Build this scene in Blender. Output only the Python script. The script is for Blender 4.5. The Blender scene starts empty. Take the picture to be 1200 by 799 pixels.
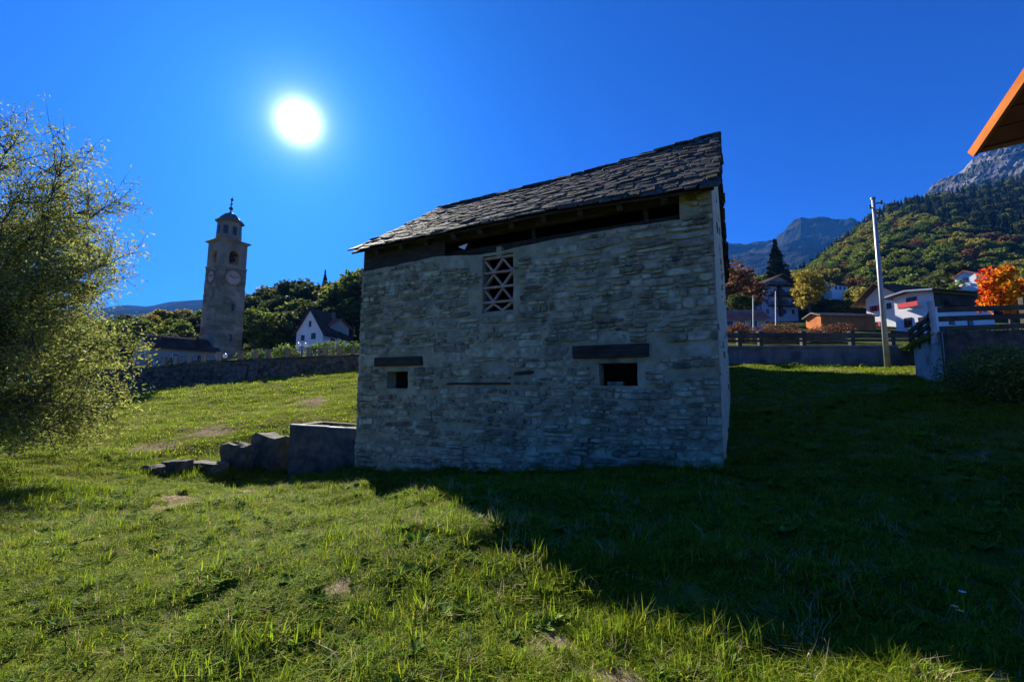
import bpy, math, random
import numpy as np
import time as _t
T0 = _t.time()
from mathutils import Vector, Matrix
random.seed(7); RNG = np.random.default_rng(7)
C = bpy.context.scene.collection
sc = bpy.context.scene
rad = math.radians

# ------------------------------------------------------------------ camera
print(round(_t.time()-T0, 1), 'camera')
FOC = 533.0; PITCH = rad(6.4); ROLL = rad(0.3)
CAM = np.array([0, 0, 1.6])
cf = np.array([0, math.cos(PITCH), math.sin(PITCH)])
r0 = np.array([1.0, 0, 0]); u0 = np.cross(r0, cf)
cu = u0*math.cos(ROLL) - r0*math.sin(ROLL); cr = r0*math.cos(ROLL) + u0*math.sin(ROLL)
def ray(px, py): return cf*FOC + cr*(px-600) + cu*(399.5-py)
def at(px, py, Y):
    """world point at forward distance Y on the sight line through photo pixel (px, py)"""
    d = ray(px, py); return CAM + d*(Y/d[1])
cam_data = bpy.data.cameras.new('camera'); cam = bpy.data.objects.new('camera', cam_data); C.objects.link(cam)
cam.matrix_world = Matrix(((cr[0], cu[0], -cf[0], CAM[0]), (cr[1], cu[1], -cf[1], CAM[1]), (cr[2], cu[2], -cf[2], CAM[2]), (0, 0, 0, 1)))
cam_data.sensor_width = 36; cam_data.lens = FOC/1200*36; cam_data.clip_start = 0.05; cam_data.clip_end = 30000
sc.camera = cam

# ------------------------------------------------------------------ sky, sun, exposure
print(round(_t.time()-T0, 1), 'sky, sun, exposure')
sd = ray(350, 143); sd = sd/np.linalg.norm(sd)
SUN_EL = math.asin(sd[2]); SUN_AZ = math.atan2(sd[0], sd[1])
w = bpy.data.worlds.new('World'); sc.world = w; w.use_nodes = True
nt = w.node_tree; nt.nodes.clear()
def N(nt, t, **k):
    n = nt.nodes.new(t)
    for a, b in k.items(): setattr(n, a, b)
    return n
sky = N(nt, 'ShaderNodeTexSky', sky_type='NISHITA', sun_disc=False)
sky.sun_elevation = SUN_EL; sky.sun_rotation = SUN_AZ
sky.altitude = 600; sky.air_density = 1.0; sky.dust_density = 0.25; sky.ozone_density = 3.0
tint = N(nt, 'ShaderNodeVectorMath', operation='MULTIPLY'); tint.inputs[1].default_value = (0.08, 0.36, 1.02)
nt.links.new(sky.outputs[0], tint.inputs[0])
geo = N(nt, 'ShaderNodeTexCoord'); dot = N(nt, 'ShaderNodeVectorMath', operation='DOT_PRODUCT')
nt.links.new(geo.outputs['Generated'], dot.inputs[0]); dot.inputs[1].default_value = tuple(sd)
mx = N(nt, 'ShaderNodeMath', operation='MAXIMUM'); nt.links.new(dot.outputs['Value'], mx.inputs[0]); mx.inputs[1].default_value = 0.0
def glow(power, col):
    p = N(nt, 'ShaderNodeMath', operation='POWER'); nt.links.new(mx.outputs[0], p.inputs[0]); p.inputs[1].default_value = power
    s = N(nt, 'ShaderNodeVectorMath', operation='SCALE'); s.inputs[0].default_value = col; nt.links.new(p.outputs[0], s.inputs['Scale'])
    return s
acc = tint.outputs[0]
for pw, col in ((14000, (600, 600, 580)), (2200, (20, 20, 20)), (400, (1.6, 2.2, 2.8)), (26, (0.10, 0.7, 1.2)), (6, (0.03, 0.36, 0.7))):   # the sun's aureole
    g = glow(pw, col); a = N(nt, 'ShaderNodeVectorMath', operation='ADD')
    nt.links.new(acc, a.inputs[0]); nt.links.new(g.outputs[0], a.inputs[1]); acc = a.outputs[0]
bg = N(nt, 'ShaderNodeBackground'); bg.inputs['Strength'].default_value = 0.056
wo = N(nt, 'ShaderNodeOutputWorld'); nt.links.new(acc, bg.inputs[0]); nt.links.new(bg.outputs[0], wo.inputs[0])
sl = bpy.data.lights.new('sun', 'SUN'); sl.energy = 5.0; sl.angle = rad(0.5); sl.color = (1.0, 0.93, 0.80)
so = bpy.data.objects.new('sun', sl); C.objects.link(so)
so.rotation_euler = Vector(tuple(sd)).to_track_quat('Z', 'Y').to_euler()
sc.view_settings.view_transform = 'Standard'; sc.view_settings.look = 'None'; sc.view_settings.gamma = 1
sc.view_settings.use_curve_mapping = False; sc.view_settings.exposure = 1.5
sc.cycles.max_bounces = 5; sc.cycles.diffuse_bounces = 3; sc.cycles.transparent_max_bounces = 6
sc.cycles.volume_bounces = 0
HAZE = 6.5e-5
SUNH = np.array([sd[0], sd[1]])/np.hypot(sd[0], sd[1])

# ------------------------------------------------------------------ materials
print(round(_t.time()-T0, 1), 'materials')
MATS = {}
def mat(name, c1, c2, scale=4, detail=6, rough=0.9, bump=0.0, bscale=20, rnd=0.0, trans=0.0, stain=None, metal=0.0, coord='Object', squash=None, lo=0.35, hi=0.65):
    """two-colour noise with optional third stain colour (col, scale, threshold), bump and per-piece variation"""
    m = bpy.data.materials.new(name); m.use_nodes = True; t = m.node_tree; t.nodes.clear(); L = t.links.new
    tc = N(t, 'ShaderNodeTexCoord'); src = tc.outputs[coord]
    if squash:
        mp = N(t, 'ShaderNodeMapping'); mp.inputs['Scale'].default_value = squash; L(src, mp.inputs[0]); src = mp.outputs[0]
    oi = N(t, 'ShaderNodeObjectInfo'); ge = N(t, 'ShaderNodeNewGeometry')
    ad = N(t, 'ShaderNodeMath', operation='ADD'); L(oi.outputs['Random'], ad.inputs[0]); L(ge.outputs['Random Per Island'], ad.inputs[1])
    fr = N(t, 'ShaderNodeMath', operation='FRACT'); L(ad.outputs[0], fr.inputs[0])
    no = N(t, 'ShaderNodeTexNoise'); no.inputs['Scale'].default_value = scale; no.inputs['Detail'].default_value = detail; no.inputs['Roughness'].default_value = 0.62
    L(src, no.inputs['Vector'])
    rp = N(t, 'ShaderNodeValToRGB'); rp.color_ramp.elements[0].position = lo; rp.color_ramp.elements[1].position = hi
    rp.color_ramp.elements[0].color = (*c1, 1); rp.color_ramp.elements[1].color = (*c2, 1)
    L(no.outputs[0], rp.inputs[0]); col = rp.outputs[0]
    if rnd:
        h = N(t, 'ShaderNodeHueSaturation'); mr = N(t, 'ShaderNodeMapRange'); L(fr.outputs[0], mr.inputs[0])
        mr.inputs['To Min'].default_value = 1-rnd; mr.inputs['To Max'].default_value = 1+rnd
        L(mr.outputs[0], h.inputs['Value']); L(col, h.inputs['Color'])
        m2 = N(t, 'ShaderNodeMapRange'); f2 = N(t, 'ShaderNodeMath', operation='MULTIPLY'); f2.inputs[1].default_value = 7.31; L(fr.outputs[0], f2.inputs[0])
        f3 = N(t, 'ShaderNodeMath', operation='FRACT'); L(f2.outputs[0], f3.inputs[0]); L(f3.outputs[0], m2.inputs[0])
        m2.inputs['To Min'].default_value = 0.5-0.06*rnd; m2.inputs['To Max'].default_value = 0.5+0.06*rnd; L(m2.outputs[0], h.inputs['Hue'])
        col = h.outputs[0]
    for st in (stain or []):
        sn = N(t, 'ShaderNodeTexNoise'); sn.inputs['Scale'].default_value = st[1]; sn.inputs['Detail'].default_value = 4
        L(tc.outputs[coord], sn.inputs['Vector'])
        sm = N(t, 'ShaderNodeMapRange'); L(sn.outputs[0], sm.inputs[0]); sm.inputs['From Min'].default_value = st[2]; sm.inputs['From Max'].default_value = st[2]+st[3]
        mm = N(t, 'ShaderNodeMix', data_type='RGBA'); L(sm.outputs[0], mm.inputs[0]); L(col, mm.inputs[6]); mm.inputs[7].default_value = (*st[0], 1)
        col = mm.outputs[2]
    bs = N(t, 'ShaderNodeBsdfPrincipled'); bs.inputs['Roughness'].default_value = rough; bs.inputs['Metallic'].default_value = metal
    bs.inputs['Specular IOR Level'].default_value = 0.0 if name in ('far_slope', 'rock_face', 'wooded_ground', 'meadow_ground') else 0.06 if trans or 'wood' in name or 'leaf' in name or 'roof' in name or 'tile' in name else (0.35 if rough < 0.8 else 0.2)
    L(col, bs.inputs['Base Color']); out = N(t, 'ShaderNodeOutputMaterial'); sh = bs.outputs[0]
    if bump:
        bn = N(t, 'ShaderNodeTexNoise'); bn.inputs['Scale'].default_value = bscale; bn.inputs['Detail'].default_value = 8; bn.inputs['Roughness'].default_value = 0.7
        L(src, bn.inputs['Vector']); bu = N(t, 'ShaderNodeBump'); bu.inputs['Strength'].default_value = 1.0; bu.inputs['Distance'].default_value = bump
        L(bn.outputs[0], bu.inputs['Height']); L(bu.outputs[0], bs.inputs['Normal'])
    if trans:
        tr = N(t, 'ShaderNodeBsdfTranslucent'); L(col, tr.inputs[0]); mi = N(t, 'ShaderNodeMixShader'); mi.inputs[0].default_value = trans
        L(bs.outputs[0], mi.inputs[1]); L(tr.outputs[0], mi.inputs[2]); sh = mi.outputs[0]
    L(sh, out.inputs[0]); MATS[name] = m; return m

mat('mortar', (0.26, 0.235, 0.145), (0.46, 0.415, 0.27), 2.2, 8, 0.95, 0.03, 14, stain=[((0.14, 0.11, 0.07), 0.75, 0.60, 0.08), ((0.50, 0.49, 0.36), 1.3, 0.60, 0.1)])
mat('wall_stone', (0.15, 0.138, 0.09), (0.44, 0.405, 0.275), 5, 8, 0.9, 0.02, 18, rnd=0.42, stain=[((0.52, 0.52, 0.37), 2.0, 0.58, 0.12), ((0.15, 0.11, 0.08), 1.4, 0.66, 0.06)])
mat('pale_plaster', (0.76, 0.68, 0.42), (0.90, 0.82, 0.54), 3.0, 8, 0.95, 0.03, 12, stain=[((0.33, 0.20, 0.15), 2.5, 0.64, 0.05)])
mat('roof_slab', (0.035, 0.035, 0.028), (0.12, 0.115, 0.09), 6, 8, 0.8, 0.012, 25, rnd=0.45, stain=[((0.36, 0.36, 0.33), 4, 0.62, 0.06), ((0.13, 0.09, 0.06), 1.2, 0.6, 0.1)])
mat('dark_rubble', (0.035, 0.033, 0.028), (0.13, 0.125, 0.10), 3, 8, 0.95, 0.02, 12, rnd=0.35)
mat('old_timber', (0.025, 0.020, 0.015), (0.075, 0.062, 0.05), 3, 6, 0.9, 0.006, 30, squash=(1, 1, 8))
mat('weathered_timber', (0.16, 0.12, 0.10), (0.32, 0.26, 0.22), 3, 6, 0.9, 0.006, 30, rnd=0.2)
mat('terracotta', (0.34, 0.22, 0.17), (0.50, 0.35, 0.28), 6, 6, 0.9, 0.005, 40, rnd=0.2)
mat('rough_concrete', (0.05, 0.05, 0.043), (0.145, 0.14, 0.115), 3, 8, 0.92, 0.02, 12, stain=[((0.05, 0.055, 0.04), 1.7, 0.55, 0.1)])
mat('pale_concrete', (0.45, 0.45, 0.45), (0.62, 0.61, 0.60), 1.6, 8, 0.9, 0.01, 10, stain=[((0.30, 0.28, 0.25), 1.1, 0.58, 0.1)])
mat('grey_concrete', (0.15, 0.13, 0.11), (0.26, 0.22, 0.19), 1.4, 8, 0.9, 0.02, 8, stain=[((0.10, 0.09, 0.08), 0.8, 0.58, 0.12)])
mat('earth', (0.10, 0.07, 0.045), (0.24, 0.17, 0.12), 3, 8, 0.98, 0.02, 20)
mat('bare_soil', (0.13, 0.09, 0.05), (0.34, 0.25, 0.16), 9, 8, 0.98, 0.02, 30)
mat('meadow_ground', (0.065, 0.085, 0.015), (0.16, 0.17, 0.035), 2.0, 10, 0.98, 0.03, 16, coord='Object', stain=[((0.25, 0.19, 0.11), 0.35, 0.60, 0.12), ((0.20, 0.14, 0.10), 1.3, 0.64, 0.07)])
mat('grass_blade', (0.085, 0.16, 0.008), (0.33, 0.38, 0.026), 0.9, 6, 0.75, rnd=0.6, trans=0.48, coord='Object')
mat('dry_blade', (0.34, 0.27, 0.13), (0.50, 0.42, 0.24), 3, 4, 0.8, rnd=0.3, trans=0.3)
mat('weed_leaf', (0.08, 0.16, 0.015), (0.20, 0.30, 0.04), 4, 4, 0.6, rnd=0.4, trans=0.3)
mat('willow_leaf', (0.15, 0.19, 0.045), (0.36, 0.37, 0.08), 0.5, 4, 0.6, rnd=0.5, trans=0.5)
mat('bark', (0.05, 0.042, 0.035), (0.14, 0.12, 0.10), 6, 6, 0.95, 0.02, 20)
mat('forest_leaf', (0.09, 0.14, 0.02), (0.20, 0.23, 0.04), 0.08, 4, 0.7, rnd=0.5, trans=0.42)
mat('dark_leaf', (0.05, 0.07, 0.022), (0.13, 0.145, 0.03), 0.08, 4, 0.7, rnd=0.4, trans=0.3)
mat('olive_leaf', (0.18, 0.17, 0.03), (0.38, 0.31, 0.05), 0.08, 4, 0.7, rnd=0.4, trans=0.45)
mat('rust_leaf', (0.16, 0.07, 0.03), (0.24, 0.13, 0.05), 0.25, 4, 0.7, rnd=0.4, trans=0.25)
mat('yellow_leaf', (0.28, 0.22, 0.03), (0.42, 0.34, 0.06), 0.3, 4, 0.7, rnd=0.3, trans=0.35)
mat('maple_leaf', (0.55, 0.10, 0.01), (0.72, 0.34, 0.02), 1.6, 4, 0.8, rnd=0.5, trans=0.5, lo=0.4, hi=0.55)
mat('conifer_leaf', (0.022, 0.04, 0.022), (0.05, 0.07, 0.03), 0.3, 4, 0.8, rnd=0.35)
mat('wooded_ground', (0.03, 0.045, 0.018), (0.09, 0.10, 0.03), 0.03, 8, 0.98, 0.5, 0.15)
mat('rock_face', (0.05, 0.05, 0.05), (0.24, 0.22, 0.20), 0.012, 12, 0.95, 14.0, 0.02, stain=[((0.05, 0.055, 0.04), 0.006, 0.52, 0.05)])
mat('far_slope', (0.012, 0.018, 0.016), (0.045, 0.05, 0.045), 0.003, 12, 0.98, 30.0, 0.006)
mat('tower_stone', (0.15, 0.125, 0.09), (0.32, 0.27, 0.20), 0.5, 8, 0.95, 0.05, 3, rnd=0.25, stain=[((0.40, 0.31, 0.27), 0.25, 0.56, 0.1)])
mat('tower_plaster', (0.20, 0.16, 0.12), (0.36, 0.29, 0.22), 0.4, 8, 0.95, 0.03, 3)
mat('dull_copper', (0.10, 0.10, 0.09), (0.20, 0.17, 0.13), 0.6, 6, 0.7)
mat('black_iron', (0.02, 0.02, 0.02), (0.05, 0.045, 0.04), 4, 4, 0.6)
mat('clock_face', (0.40, 0.28, 0.22), (0.54, 0.39, 0.31), 0.8, 4, 0.8)
mat('white_render', (0.72, 0.72, 0.74), (0.84, 0.83, 0.82), 0.3, 6, 0.9)
mat('cream_render', (0.42, 0.34, 0.26), (0.56, 0.46, 0.36), 0.3, 6, 0.9)
mat('dark_roof', (0.07, 0.042, 0.03), (0.15, 0.09, 0.065), 0.6, 8, 0.8, 0.03, 3)
mat('red_tile', (0.42, 0.12, 0.09), (0.60, 0.22, 0.17), 1.2, 8, 0.85, 0.03, 4, rnd=0.25)
mat('dark_wood', (0.04, 0.026, 0.02), (0.10, 0.065, 0.045), 1.0, 6, 0.85, 0.01, 8)
mat('orange_wood', (0.45, 0.13, 0.035), (0.60, 0.20, 0.06), 1.0, 6, 0.7, 0.004, 20)
mat('bright_wood', (0.26, 0.075, 0.015), (0.40, 0.13, 0.03), 1.2, 6, 0.97, 0.003, 20)
mat('brown_wood', (0.16, 0.05, 0.015), (0.26, 0.09, 0.03), 1.2, 6, 0.97, 0.003, 20)
mat('bush_leaf', (0.10, 0.14, 0.03), (0.28, 0.32, 0.07), 2, 4, 0.8, rnd=0.5, trans=0.4)
mat('rust_paint', (0.28, 0.12, 0.09), (0.36, 0.16, 0.12), 2, 2, 0.9)
mat('red_paint', (0.70, 0.02, 0.03), (0.80, 0.04, 0.05), 2, 2, 0.6)
mat('pane_glass', (0.02, 0.025, 0.03), (0.05, 0.06, 0.07), 1, 2, 0.12)
mat('blue_grey_paint', (0.20, 0.27, 0.36), (0.30, 0.38, 0.46), 0.8, 6, 0.8)
mat('fence_wood', (0.06, 0.055, 0.045), (0.13, 0.12, 0.09), 2, 6, 0.9, 0.01, 10, rnd=0.2)
mat('pale_wood', (0.55, 0.52, 0.52), (0.75, 0.72, 0.70), 3, 6, 0.85, 0.01, 12)
mat('galvanised_metal', (0.26, 0.27, 0.29), (0.38, 0.39, 0.41), 2, 4, 0.5, metal=0.3)
mat('asphalt', (0.045, 0.045, 0.05), (0.075, 0.075, 0.08), 3, 8, 0.9)
mat('hedge_leaf', (0.12, 0.05, 0.035), (0.20, 0.10, 0.05), 0.6, 4, 0.7, rnd=0.4, trans=0.2)
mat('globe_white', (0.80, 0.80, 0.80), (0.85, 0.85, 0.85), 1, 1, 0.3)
mat('petal', (0.85, 0.45, 0.10), (0.9, 0.6, 0.25), 1, 1, 0.6)
mat('pink_petal', (0.75, 0.35, 0.35), (0.85, 0.5, 0.5), 1, 1, 0.6)

# ------------------------------------------------------------------ helpers
print(round(_t.time()-T0, 1), 'helpers')
ORG = {}
class MB:
    def __init__(s): s.v = []; s.f = []; s.mi = []; s.cur = 0
    def add(s, vs, fs):
        b = len(s.v); s.v.extend([tuple(map(float, p)) for p in vs])
        for f in fs: s.f.append(tuple(b+i for i in f)); s.mi.append(s.cur)
    def hexa(s, p):   # p: 4 bottom (ccw from above), 4 top
        s.add(p, [(3, 2, 1, 0), (4, 5, 6, 7), (0, 1, 5, 4), (1, 2, 6, 5), (2, 3, 7, 6), (3, 0, 4, 7)])
    def box(s, c, size, ax=None):
        c = np.array(c, float); hx, hy, hz = [q/2 for q in size]
        X, Y, Z = (np.array(a, float) for a in (ax or ((1, 0, 0), (0, 1, 0), (0, 0, 1))))
        s.hexa([c+X*a*hx+Y*b*hy+Z*d*hz for d in (-1, 1) for a, b in ((-1, -1), (1, -1), (1, 1), (-1, 1))])
    def bar(s, a, b, wd, ht=None, side=None):
        a = np.array(a, float); b = np.array(b, float); Z = b-a; l = np.linalg.norm(Z); Z = Z/l
        h = np.array(side if side is not None else ((0, 0, 1) if abs(Z[2]) < 0.9 else (1, 0, 0)), float)
        X = np.cross(h, Z); X /= np.linalg.norm(X); Y = np.cross(Z, X)
        s.box((a+b)/2, (wd, ht or wd, l), (X, Y, Z))
    def tube(s, pts, rs, n=8, cap=True):
        pts = [np.array(p, float) for p in pts]; rings = []
        if not hasattr(rs, '__len__'): rs = [rs]*len(pts)
        b = len(s.v); vs = []; fs = []
        for i, p in enumerate(pts):
            d = pts[min(i+1, len(pts)-1)]-pts[max(i-1, 0)]; d = d/(np.linalg.norm(d)+1e-9)
            h = np.array((0, 0, 1.) if abs(d[2]) < 0.9 else (1., 0, 0)); X = np.cross(h, d); X /= np.linalg.norm(X); Y = np.cross(d, X)
            for k in range(n):
                a = 2*math.pi*k/n; vs.append(p+(X*math.cos(a)+Y*math.sin(a))*rs[i])
        for i in range(len(pts)-1):
            for k in range(n): fs.append((i*n+k, i*n+(k+1) % n, (i+1)*n+(k+1) % n, (i+1)*n+k))
        if cap: fs.append(tuple(range(n-1, -1, -1))); fs.append(tuple((len(pts)-1)*n+k for k in range(n)))
        s.add(vs, fs)
    def ball(s, c, r, n=8, m=6, sq=1.0):
        c = np.array(c, float)
        s.tube([c+np.array((0, 0, -math.cos(math.pi*i/m)*r*sq)) for i in range(m+1)], [max(1e-3, math.sin(math.pi*i/m)*r) for i in range(m+1)], n)
    def prism(s, poly, off):   # poly: coplanar 3d points, off: extrusion vector
        n = len(poly); off = np.array(off, float); P = [np.array(p, float) for p in poly]
        s.add(P+[p+off for p in P], [tuple(range(n-1, -1, -1)), tuple(range(n, 2*n))]+[(i, (i+1) % n, n+(i+1) % n, n+i) for i in range(n)])
    def mesh(s, name, mats):
        me = bpy.data.meshes.new(name); me.from_pydata(s.v, [], s.f)
        for m in (mats if isinstance(mats, (list, tuple)) else [mats]): me.materials.append(MATS[m])
        if any(s.mi): me.polygons.foreach_set('material_index', s.mi)
        me.update(); return me
    def build(s, name, mats, parent=None, smooth=False, world=True):
        if parent is not None and world and parent in ORG:
            o = ORG[parent]; s.v = [(x-o[0], y-o[1], z-o[2]) for x, y, z in s.v]
        me = s.mesh(name, mats)
        if smooth: me.polygons.foreach_set('use_smooth', [True]*len(me.polygons))
        ob = bpy.data.objects.new(name, me); C.objects.link(ob)
        if parent is not None:
            ob.parent = parent
            if parent in ORG: ORG[ob] = ORG[parent]
        return ob
def tag(o, label=None, cat=None, group=None, kind=None):
    if label: o['label'] = label
    if cat: o['category'] = cat
    if group: o['group'] = group
    if kind: o['kind'] = kind
    return o
def thing(name, loc, label, cat, group=None):
    o = bpy.data.objects.new(name, None); C.objects.link(o); o.location = tuple(map(float, loc)); ORG[o] = np.array(loc, float); o.empty_display_size = 0.3
    return tag(o, label, cat, group)
def copy_tree(o, parent=None):
    c = o.copy(); C.objects.link(c)
    if parent is not None: c.parent = parent
    for ch in list(o.children): copy_tree(ch, c)
    return c
def struct(mb, name, m, smooth=False): return tag(mb.build(name, m, smooth=smooth), kind='structure')
def U(a, b): return random.uniform(a, b)
def lerp(x, xs, ys): return float(np.interp(x, xs, ys))

# ------------------------------------------------------------------ barn frame (needed by the terrain)
print(round(_t.time()-T0, 1), 'barn frame (needed by the terrain)')
ANG = rad(26.8)
R0 = at(848, 553, 9.0); R0 = np.array([R0[0], R0[1], 0.0])
WD = np.array([-math.cos(ANG), math.sin(ANG), 0]); ND = np.array([math.sin(ANG), math.cos(ANG), 0]); UP = np.array([0, 0, 1.0])
def W(s, n, z): return R0 + WD*s + ND*n + UP*z
def hit(px, py, n=0.0):
    d = ray(px, py); t = ((R0+ND*n-CAM)@ND)/(d@ND); p = CAM+d*t; return float((p-R0)@WD), float(p[2])
LEN = hit(415, 548)[0]; DEPTH = 8.0; RIDGE_N = 4.0

# ------------------------------------------------------------------ ground
print(round(_t.time()-T0, 1), 'ground')
ctrl = []
def gp(px, py, Y): p = at(px, py, Y); ctrl.append((p[0], p[1], p[2]))
for x, y, z in ((0, 0, 0), (3, 0, .05), (-3, 0, .05), (0, -6, .3), (-8, -5, .4), (8, -5, .3), (0, 2.5, 0), (-2.4, 2.6, -.03), (2.2, 2.8, .10), (3.2, 2.7, .10), (3.4, 2.2, .08), (-.4, 4.5, .24), (-1.9, 7.9, -.16), (.7, 3.8, .15), (1.5, 3.6, .14),
                (-6, 5, -.05), (-14, 10, 0.05), (-12, 2, .1), (14, 2, .5), (9, 5, .25), (25, 8, 2.0), (-30, 15, 0), (-30, 38, 1.0), (4.5, 4.5, .03)): ctrl.append((x, y, z))
for q in ((850, 553, 8.95), (415, 550, 13.5), (650, 556, 10.2), (337, 550, 14.2), (240, 553, 13.3), (167, 560, 12.3), (300, 590, 9.0), (450, 600, 8.0), (300, 500, 17), (200, 520, 15.5), (90, 535, 13), (300, 480, 22), (0, 510, 17),
          (415, 434, 36), (330, 443, 36), (250, 451, 36), (165, 464, 36), (600, 440, 32), (860, 427, 26.5), (960, 430, 25), (1060, 432, 24), (1110, 451, 13.8), (1076, 441, 16.4),
          (1200, 472, 11), (1000, 520, 9.5), (880, 500, 12.5), (1150, 560, 7.0), (1200, 640, 4.8), (560, 450, 25)): gp(*q)
ctrl = np.array(ctrl)
def tps(d): return np.where(d > 1e-9, d*d*np.log(d+1e-12), 0)
n_ = len(ctrl); K = tps(np.hypot(ctrl[:, None, 0]-ctrl[None, :, 0], ctrl[:, None, 1]-ctrl[None, :, 1])) + np.eye(n_)*0.15
Pm = np.c_[np.ones(n_), ctrl[:, :2]]; A_ = np.block([[K, Pm], [Pm.T, np.zeros((3, 3))]])
cf_ = np.linalg.solve(A_, np.r_[ctrl[:, 2], 0, 0, 0])
_k = RNG.normal(size=(26, 2)); _k /= np.linalg.norm(_k, axis=1)[:, None]; _fr = RNG.uniform(0.8, 7, 26); _ph = RNG.uniform(0, 6.28, 26)
def H(x, y, bumps=True):
    x = np.atleast_1d(np.asarray(x, float)); y = np.atleast_1d(np.asarray(y, float)); shp = x.shape; xf = x.ravel(); yf = y.ravel(); out = np.empty(len(xf))
    for i in range(0, len(xf), 20000):
        a = xf[i:i+20000]; b = yf[i:i+20000]
        d = tps(np.hypot(a[:, None]-ctrl[None, :, 0], b[:, None]-ctrl[None, :, 1]))
        o = d@cf_[:n_] + cf_[n_] + cf_[n_+1]*a + cf_[n_+2]*b
        if bumps:
            for k, f, p in zip(_k, _fr, _ph): o = o + 0.030/f**0.8*np.sin((a*k[0]+b*k[1])*f+p)
        out[i:i+20000] = o
    return out.reshape(shp)
def h1(x, y): return float(H([x], [y])[0])
gx = np.unique(np.round(np.concatenate([np.arange(-46, -10, 0.6), np.arange(-10, 12, 0.11), np.arange(12, 48, 0.6)]), 3))
gy = np.unique(np.round(np.concatenate([np.arange(-10, 1, 0.6), np.arange(1, 14, 0.11), np.arange(14, 40.2, 0.5)]), 3))
GX, GY = np.meshgrid(gx, gy); GZ = H(GX, GY)
def grid_mesh(name, X, Y, Z, m, smooth=True):
    r, c = X.shape; me = bpy.data.meshes.new(name)
    idx = np.arange(r*c).reshape(r, c); f = np.stack([idx[:-1, :-1], idx[:-1, 1:], idx[1:, 1:], idx[1:, :-1]], -1).reshape(-1, 4)
    me.from_pydata(np.stack([X, Y, Z], -1).reshape(-1, 3).tolist(), [], f.tolist()); me.materials.append(MATS[m])
    me.polygons.foreach_set('use_smooth', [smooth]*len(me.polygons)); me.update()
    o = bpy.data.objects.new(name, me); C.objects.link(o); return tag(o, kind='structure')
meadow = grid_mesh('meadow', GX, GY, GZ, 'meadow_ground')
mb = MB(); mb.add([(-9000, -3000, -9), (9000, -3000, -9), (9000, 9000, -9), (-9000, 9000, -9)], [(0, 1, 2, 3)]); struct(mb, 'valley_floor', 'wooded_ground')

def vnoise(u, v, seed, octv=5, f0=1.0):
    r = np.random.default_rng(seed); o = 0
    for i in range(octv):
        f = f0*2**i; g = r.uniform(-1, 1, (64, 64)); a = (u*f) % 63; b = (v*f) % 63
        i0 = np.floor(a).astype(int); j0 = np.floor(b).astype(int); fa = a-i0; fb = b-j0; fa = fa*fa*(3-2*fa); fb = fb*fb*(3-2*fb)
        o = o + (g[i0, j0]*(1-fa)*(1-fb)+g[i0+1, j0]*fa*(1-fb)+g[i0, j0+1]*(1-fa)*fb+g[i0+1, j0+1]*fa*fb)*0.5**i
    return o
def fan(pxs, rows, nx, ny, seed=0, rough=0.0, f0=0.02):
    """terrain between sight lines: rows = list of (function px->py, function px->Y); a real sloping surface"""
    px = np.linspace(pxs[0], pxs[1], nx); t = np.linspace(0, len(rows)-1, ny); X = np.zeros((ny, nx)); Y = X.copy(); Z = X.copy()
    for j, q in enumerate(px):
        k = np.array([at(q, r[0](q), r[1](q)) for r in rows])
        for d, A in enumerate((X, Y, Z)): A[:, j] = np.interp(t, np.arange(len(rows)), k[:, d])
    if rough:
        nz = vnoise(X*f0+50, Y*f0+50, seed, 6); Z = Z + nz*rough*(0.15+0.85*np.clip(t/(len(rows)-1), 0, 1))[:, None]
    return X, Y, Z
pl = lambda *pts: (lambda q: lerp(q, [p[0] for p in pts], [p[1] for p in pts]))
cst = lambda v: (lambda q: v)
def sampler(X, Y, Z):
    def f(u, v):   # u along columns 0..1, v along rows 0..1
        r, c = X.shape; a = min(u, .9999)*(c-1); b = min(v, .9999)*(r-1); i = int(b); j = int(a); fb = b-i; fa = a-j
        g = lambda A: (A[i, j]*(1-fa)+A[i, j+1]*fa)*(1-fb)+(A[i+1, j]*(1-fa)+A[i+1, j+1]*fa)*fb
        return np.array([g(X), g(Y), g(Z)])
    return f
# left terrace (churchyard) behind the retaining wall
LT = fan((-260, 760), [(pl((-260, 440), (160, 434), (420, 418), (760, 405)), cst(36.6)), (pl((-260, 436), (160, 430), (260, 423), (420, 414), (760, 400)), cst(48)), (pl((-260, 430), (160, 427), (260, 421), (420, 412), (760, 400)), cst(66)), (pl((-260, 430), (160, 424), (420, 412), (760, 400)), cst(88))], 60, 20)
grid_mesh('churchyard_terrace', *LT, 'meadow_ground'); LTs = sampler(*LT)
# wooded slope behind the church
LH = fan((-260, 800), [(pl((-260, 432), (160, 426), (420, 414), (800, 400)), cst(86)), (pl((-260, 415), (160, 402), (420, 385), (800, 370)), cst(120)), (pl((-260, 400), (130, 388), (240, 380), (420, 352), (800, 340)), cst(190)), (pl((-260, 420), (800, 370)), cst(260))], 60, 24, 3, 2.0)
grid_mesh('wooded_slope', *LH, 'wooded_ground'); LHs = sampler(*LH)
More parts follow.
